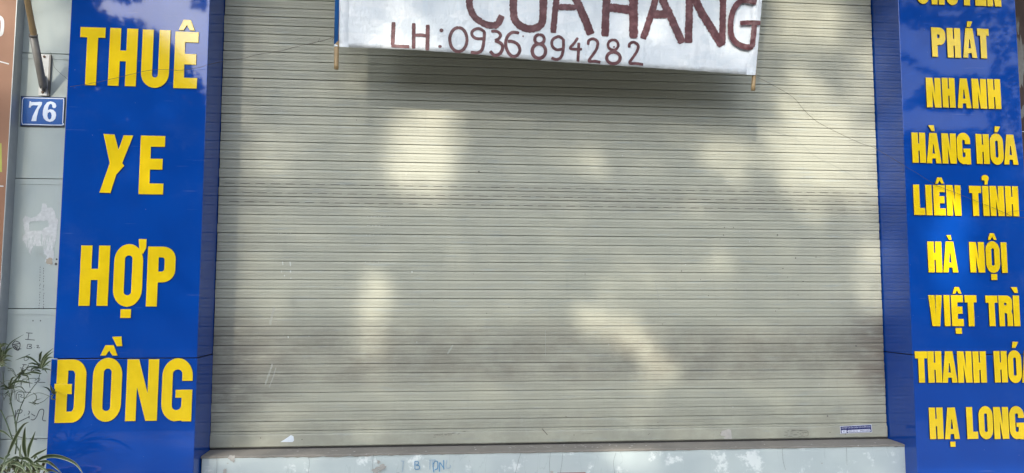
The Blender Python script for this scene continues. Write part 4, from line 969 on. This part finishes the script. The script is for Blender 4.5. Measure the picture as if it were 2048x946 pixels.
from_bm('pot', pot, plant, (simple('terracotta', (0.35,0.16,0.09), .8),))

# ------------------------------------------------------------------ street trees whose crowns dapple the sun and show in the gloss
def ellp(px, py, cx, cy, rx, ry, soft=.45, rot_=0):
    dx, dy = px-cx, py-cy; c, s = math.cos(rot_), math.sin(rot_); u, v = (dx*c+dy*s)/rx, (-dx*s+dy*c)/ry
    d = math.sqrt(u*u+v*v); return max(0, min(1, (1+soft-d)/(2*soft)))
SUNNY = [(845,310,70,85,1.0,0),(865,235,60,40,.9,0),(1165,325,45,32,.45,0),(1460,325,60,50,.5,0),(1625,40,75,70,.85,.2),(1600,200,50,70,.8,0),(1640,300,95,110,1.0,0),(1725,160,40,90,.6,0),(1735,330,40,110,.8,0),
 (745,610,34,60,.8,0),(750,690,30,45,.5,0),(930,655,45,28,.3,0),(1190,640,44,30,.75,0),(1265,680,66,30,1.0,.7),(1312,728,40,26,1.0,.7),(1290,800,30,60,.3,0),(1440,520,30,25,.35,0),(1748,550,30,70,.8,0),
 (510,925,90,22,.6,0),(650,930,60,20,.4,0),(1270,930,60,25,.7,0),(80,60,75,80,.62,0),(90,180,70,60,.45,0),(1880,560,38,90,.95,0),(845,185,75,35,.36,0),(1480,185,60,35,.40,0),(1300,160,50,30,.25,0),(545,860,60,40,.25,0),(1260,560,80,40,.25,0),(530,560,60,200,.22,0),(470,150,30,150,.1,0),(560,330,80,90,.2,0)]
def sunfac(px, py):
    b = .05
    for cx, cy, rx, ry, v, r in SUNNY: b = max(b, v*ellp(px, py, cx, cy, rx, ry, .4, r))
    return b
D0 = 12.0
def leaf(vs, fs, p, size):
    u = Vector((random.gauss(0, 1), random.gauss(0, 1), random.gauss(0, 1))).normalized()
    v = u.cross(Vector((random.gauss(0, 1), random.gauss(0, 1), random.gauss(0, 1)))).normalized()
    k = len(vs); a = u*size; b = v*size*.5
    vs += [p-a, p+b*1.0, p+a, p-b*1.0]; fs.append((k, k+1, k+2, k+3))
def mesh_obj(name, vs, fs, parent, m):
    me = bpy.data.meshes.new(name); me.from_pydata([tuple(v) for v in vs], [], fs); me.update(); return put(name, me, parent, (m,))
def tree_trunk(parent, base, top, r, limbs):
    bm = bmesh.new(); b, t_ = Vector(base), Vector(top)
    c = catmull([b, b.lerp(t_, .35)+Vector((.12, .05, 0)), b.lerp(t_, .7)+Vector((-.1, .1, 0)), t_], 5); tube(bm, c, [r*(1.25-.7*i/(len(c)-1)) for i in range(len(c))], 12)
    from_bm('trunk', bm, parent, (M_BARK,))
    for e in limbs:
        bm = bmesh.new(); e = Vector(e); s = t_.lerp(b, random.uniform(.02, .25)); mid = s.lerp(e, .5)+Vector((0, 0, .4)); c = catmull([s, mid, e], 6)
        tube(bm, c, [r*.20*(1-.8*i/(len(c)-1)) for i in range(len(c))], 8); from_bm('limb', bm, parent, (M_BARK,))
def mirror_px(p): return px_of(Vector((p.x, -2*TC-p.y, p.z)))
random.seed(21)
near = empty('street_tree', (1.1, -10.2, 0), label='leafy kerbside tree behind the viewer that dapples the shop front', cat='tree')
vs, fs = [], []
T0 = .12; L0 = -math.log(T0)
x_lo, x_hi, z_lo, z_hi = -2.6, 5.2, .5, 3.6
area = (x_hi-x_lo)*(z_hi-z_lo)*.785
sz = .032; nleaf = int(L0*area/(sz*sz*.5*1.0)*1.0)
nleaf = min(nleaf, 140000)
gx = int(math.sqrt(nleaf*(x_hi-x_lo)/(z_hi-z_lo))); gz = int(nleaf/gx)
for n_ in range(gx*gz):
    wx = x_lo+(x_hi-x_lo)*(n_ % gx+random.random())/gx; wz = z_lo+(z_hi-z_lo)*(n_//gx+random.random())/gz; dist = random.uniform(11.4, 13.6)
    px, py = px_of(Vector((wx, 0, wz)))
    p = Vector((wx, 0, wz))-SUN*dist
    T = T0+(1-T0)*sunfac(px, py); keep = math.log(T)/math.log(T0)
    e = max(0, max(x_lo+.6-wx, wx-x_hi+.6)/.6, (wz-z_hi+.6)/.6)
    if mirror_px(p)[1] > -8: continue
    if random.random() < keep*(1-.6*min(1, e)): leaf(vs, fs, p, sz*random.uniform(.8, 1.25))
for _ in range(9000):                          # rest of the crown, above and to the sides
    a, b = random.uniform(0, 2*math.pi), math.sqrt(random.random()); h = random.random()
    p = Vector((-3.0+4.6*b*math.cos(a)*(1-.3*h), -10.6+2.6*b*math.sin(a), 9.9+2.0*h))
    q_ = p+SUN*(-(p.y)/SUN.y); 
    if q_.z > z_hi-.3: leaf(vs, fs, p, .10)
cr_ = mesh_obj('crown', vs, fs, near, M_TREE); cr_['kind'] = 'stuff'
tree_trunk(near, (1.1, -10.2, -.12), (0.9, -10.6, 10.4), .17, [(-5.0,-10.9,11.4),(-3.6,-11.4,11.8),(.6,-11.6,11.9),(-1.6,-10.4,11.6)])

def sky_left(px, py):
    c = [(195,2),(215,30),(240,38),(262,37),(300,52),(330,70),(350,92),(362,108),(400,152),(425,205)]
    if px < 195: return False
    y = 205
    for (a, b), (c2, d2) in zip(c, c[1:]):
        if a <= px <= c2: y = b+(d2-b)*(px-a)/(c2-a); break
    n1 = noise.noise(Vector((px*.045, py*.045, 1)))*14
    if px < 285 and py < 6+n1: return False
    if 385 < px < 412 and py < 18+n1*.4: return False
    return py < y+n1*.6
def sky_right(px, py):
    n1 = noise.noise(Vector((px*.04, py*.04, 9)))*12
    if px > 1983: return False
    band = 112+(px-1800)*.52
    if px < 1915 and abs(py-band-n1*.4) < 8: return False
    if 62-max(0, 1830-px)*.5+n1 < py < 150+n1*.5+max(0, (1870-px))*.9: return True
    if 222+n1 < py < 258+n1*.6 and px < 1975: return True
    if 20+n1*.5 < py < 30+n1 and 1880 < px < 1925: return True
    return False
def mirror_px(p): return px_of(Vector((p.x, -2*TC-p.y, p.z)))
groups = [('side', -34.0, -13.0, 'unseen row of trees added on the left to block low side sky'), ('side', 21.0, 42.0, 'unseen row of trees added on the right to block low side sky'), ('left', -13.0, -4.5, 'broad tree across the street on the left'), ('mid', -4.5, 12.5, 'broad tree across the street opposite the shutter'), ('right', 12.5, 21.0, 'broad tree across the street on the right')]  # side rows are added to block open sky low on both sides
for gname, xa_, xb_, lab in groups:
    tr = empty('far_tree', ((xa_+xb_)/2, -21.5, 0), label=lab, cat='tree', group='trees across the street')
    vs, fs = [], []
    fine = gname in ('left', 'right'); dens = 85 if fine else 14; sz = .13 if fine else .26; n_ = int((xb_-xa_)*11.5*dens)
    for _ in range(n_*2 if fine else n_):
        x = random.uniform(xa_, xb_); z = random.uniform(1.2, 12.4); y = -21.5+random.uniform(-1.6, 1.6)
        p = Vector((x, y, z)); px, py = mirror_px(p)
        if (0 < px < 424 and sky_left(px, py)) or (1780 < px < 2100 and sky_right(px, py)): continue
        if gname == 'mid' and z > 6.0+1.3*noise.noise(Vector((x*.6, 0, 4))): continue
        leaf(vs, fs, p, sz*random.uniform(.8, 1.3))
    if fine:
        for _ in range(int((xb_-xa_)*11.3*120)):
            p = Vector((random.uniform(xa_, xb_), -22.3+random.uniform(-.6, .6), random.uniform(1.0, 12.0))); px, py = mirror_px(p)
            f = sky_left if px < 900 else sky_right
            if any(f(px+16*math.cos(a), py+16*math.sin(a)) for a in (0, .8, 1.6, 2.4, 3.1, 3.9, 4.7, 5.5)) or f(px, py): continue
            leaf(vs, fs, p, .26)
    c_ = mesh_obj('crown', vs, fs, tr, M_TREE); c_['kind'] = 'stuff'
    xc = (xa_+xb_)/2; hh = 5.0 if gname == 'mid' else 7.5
    tree_trunk(tr, (xc, -21.5, -.12), (xc+.4, -21.5, hh*.7), .25, [(xa_+1,-21.5,hh*.9),(xb_-1,-21,hh*.85),(xc-1,-22,hh*1.1),(xc+1.2,-21.2,hh)])
# plain terrace behind the far trees
hs = empty('terrace_house', (5, -28, 0), label='plain ochre terrace house across the street behind the trees', cat='house')
M_OCH = simple('ochre_render', (0.36,0.30,0.20), .85, .12, 3)
boxobj('wall', (-45, 50, -34, -25.5, -.12, 7.0), hs, M_OCH); boxobj('roof', (-45.4, 50.4, -34.3, -25.1, 7.0, 7.25), hs, M_BRICK)
M_GLS = simple('dark_window_glass', (0.03,0.035,0.04), .1)
for k in range(14):
    for z in (1.0, 4.2):
        x = -20.5+k*3.2; boxobj('window', (x, x+1.4, -25.5, -25.42, z, z+1.6), hs, M_GLS)
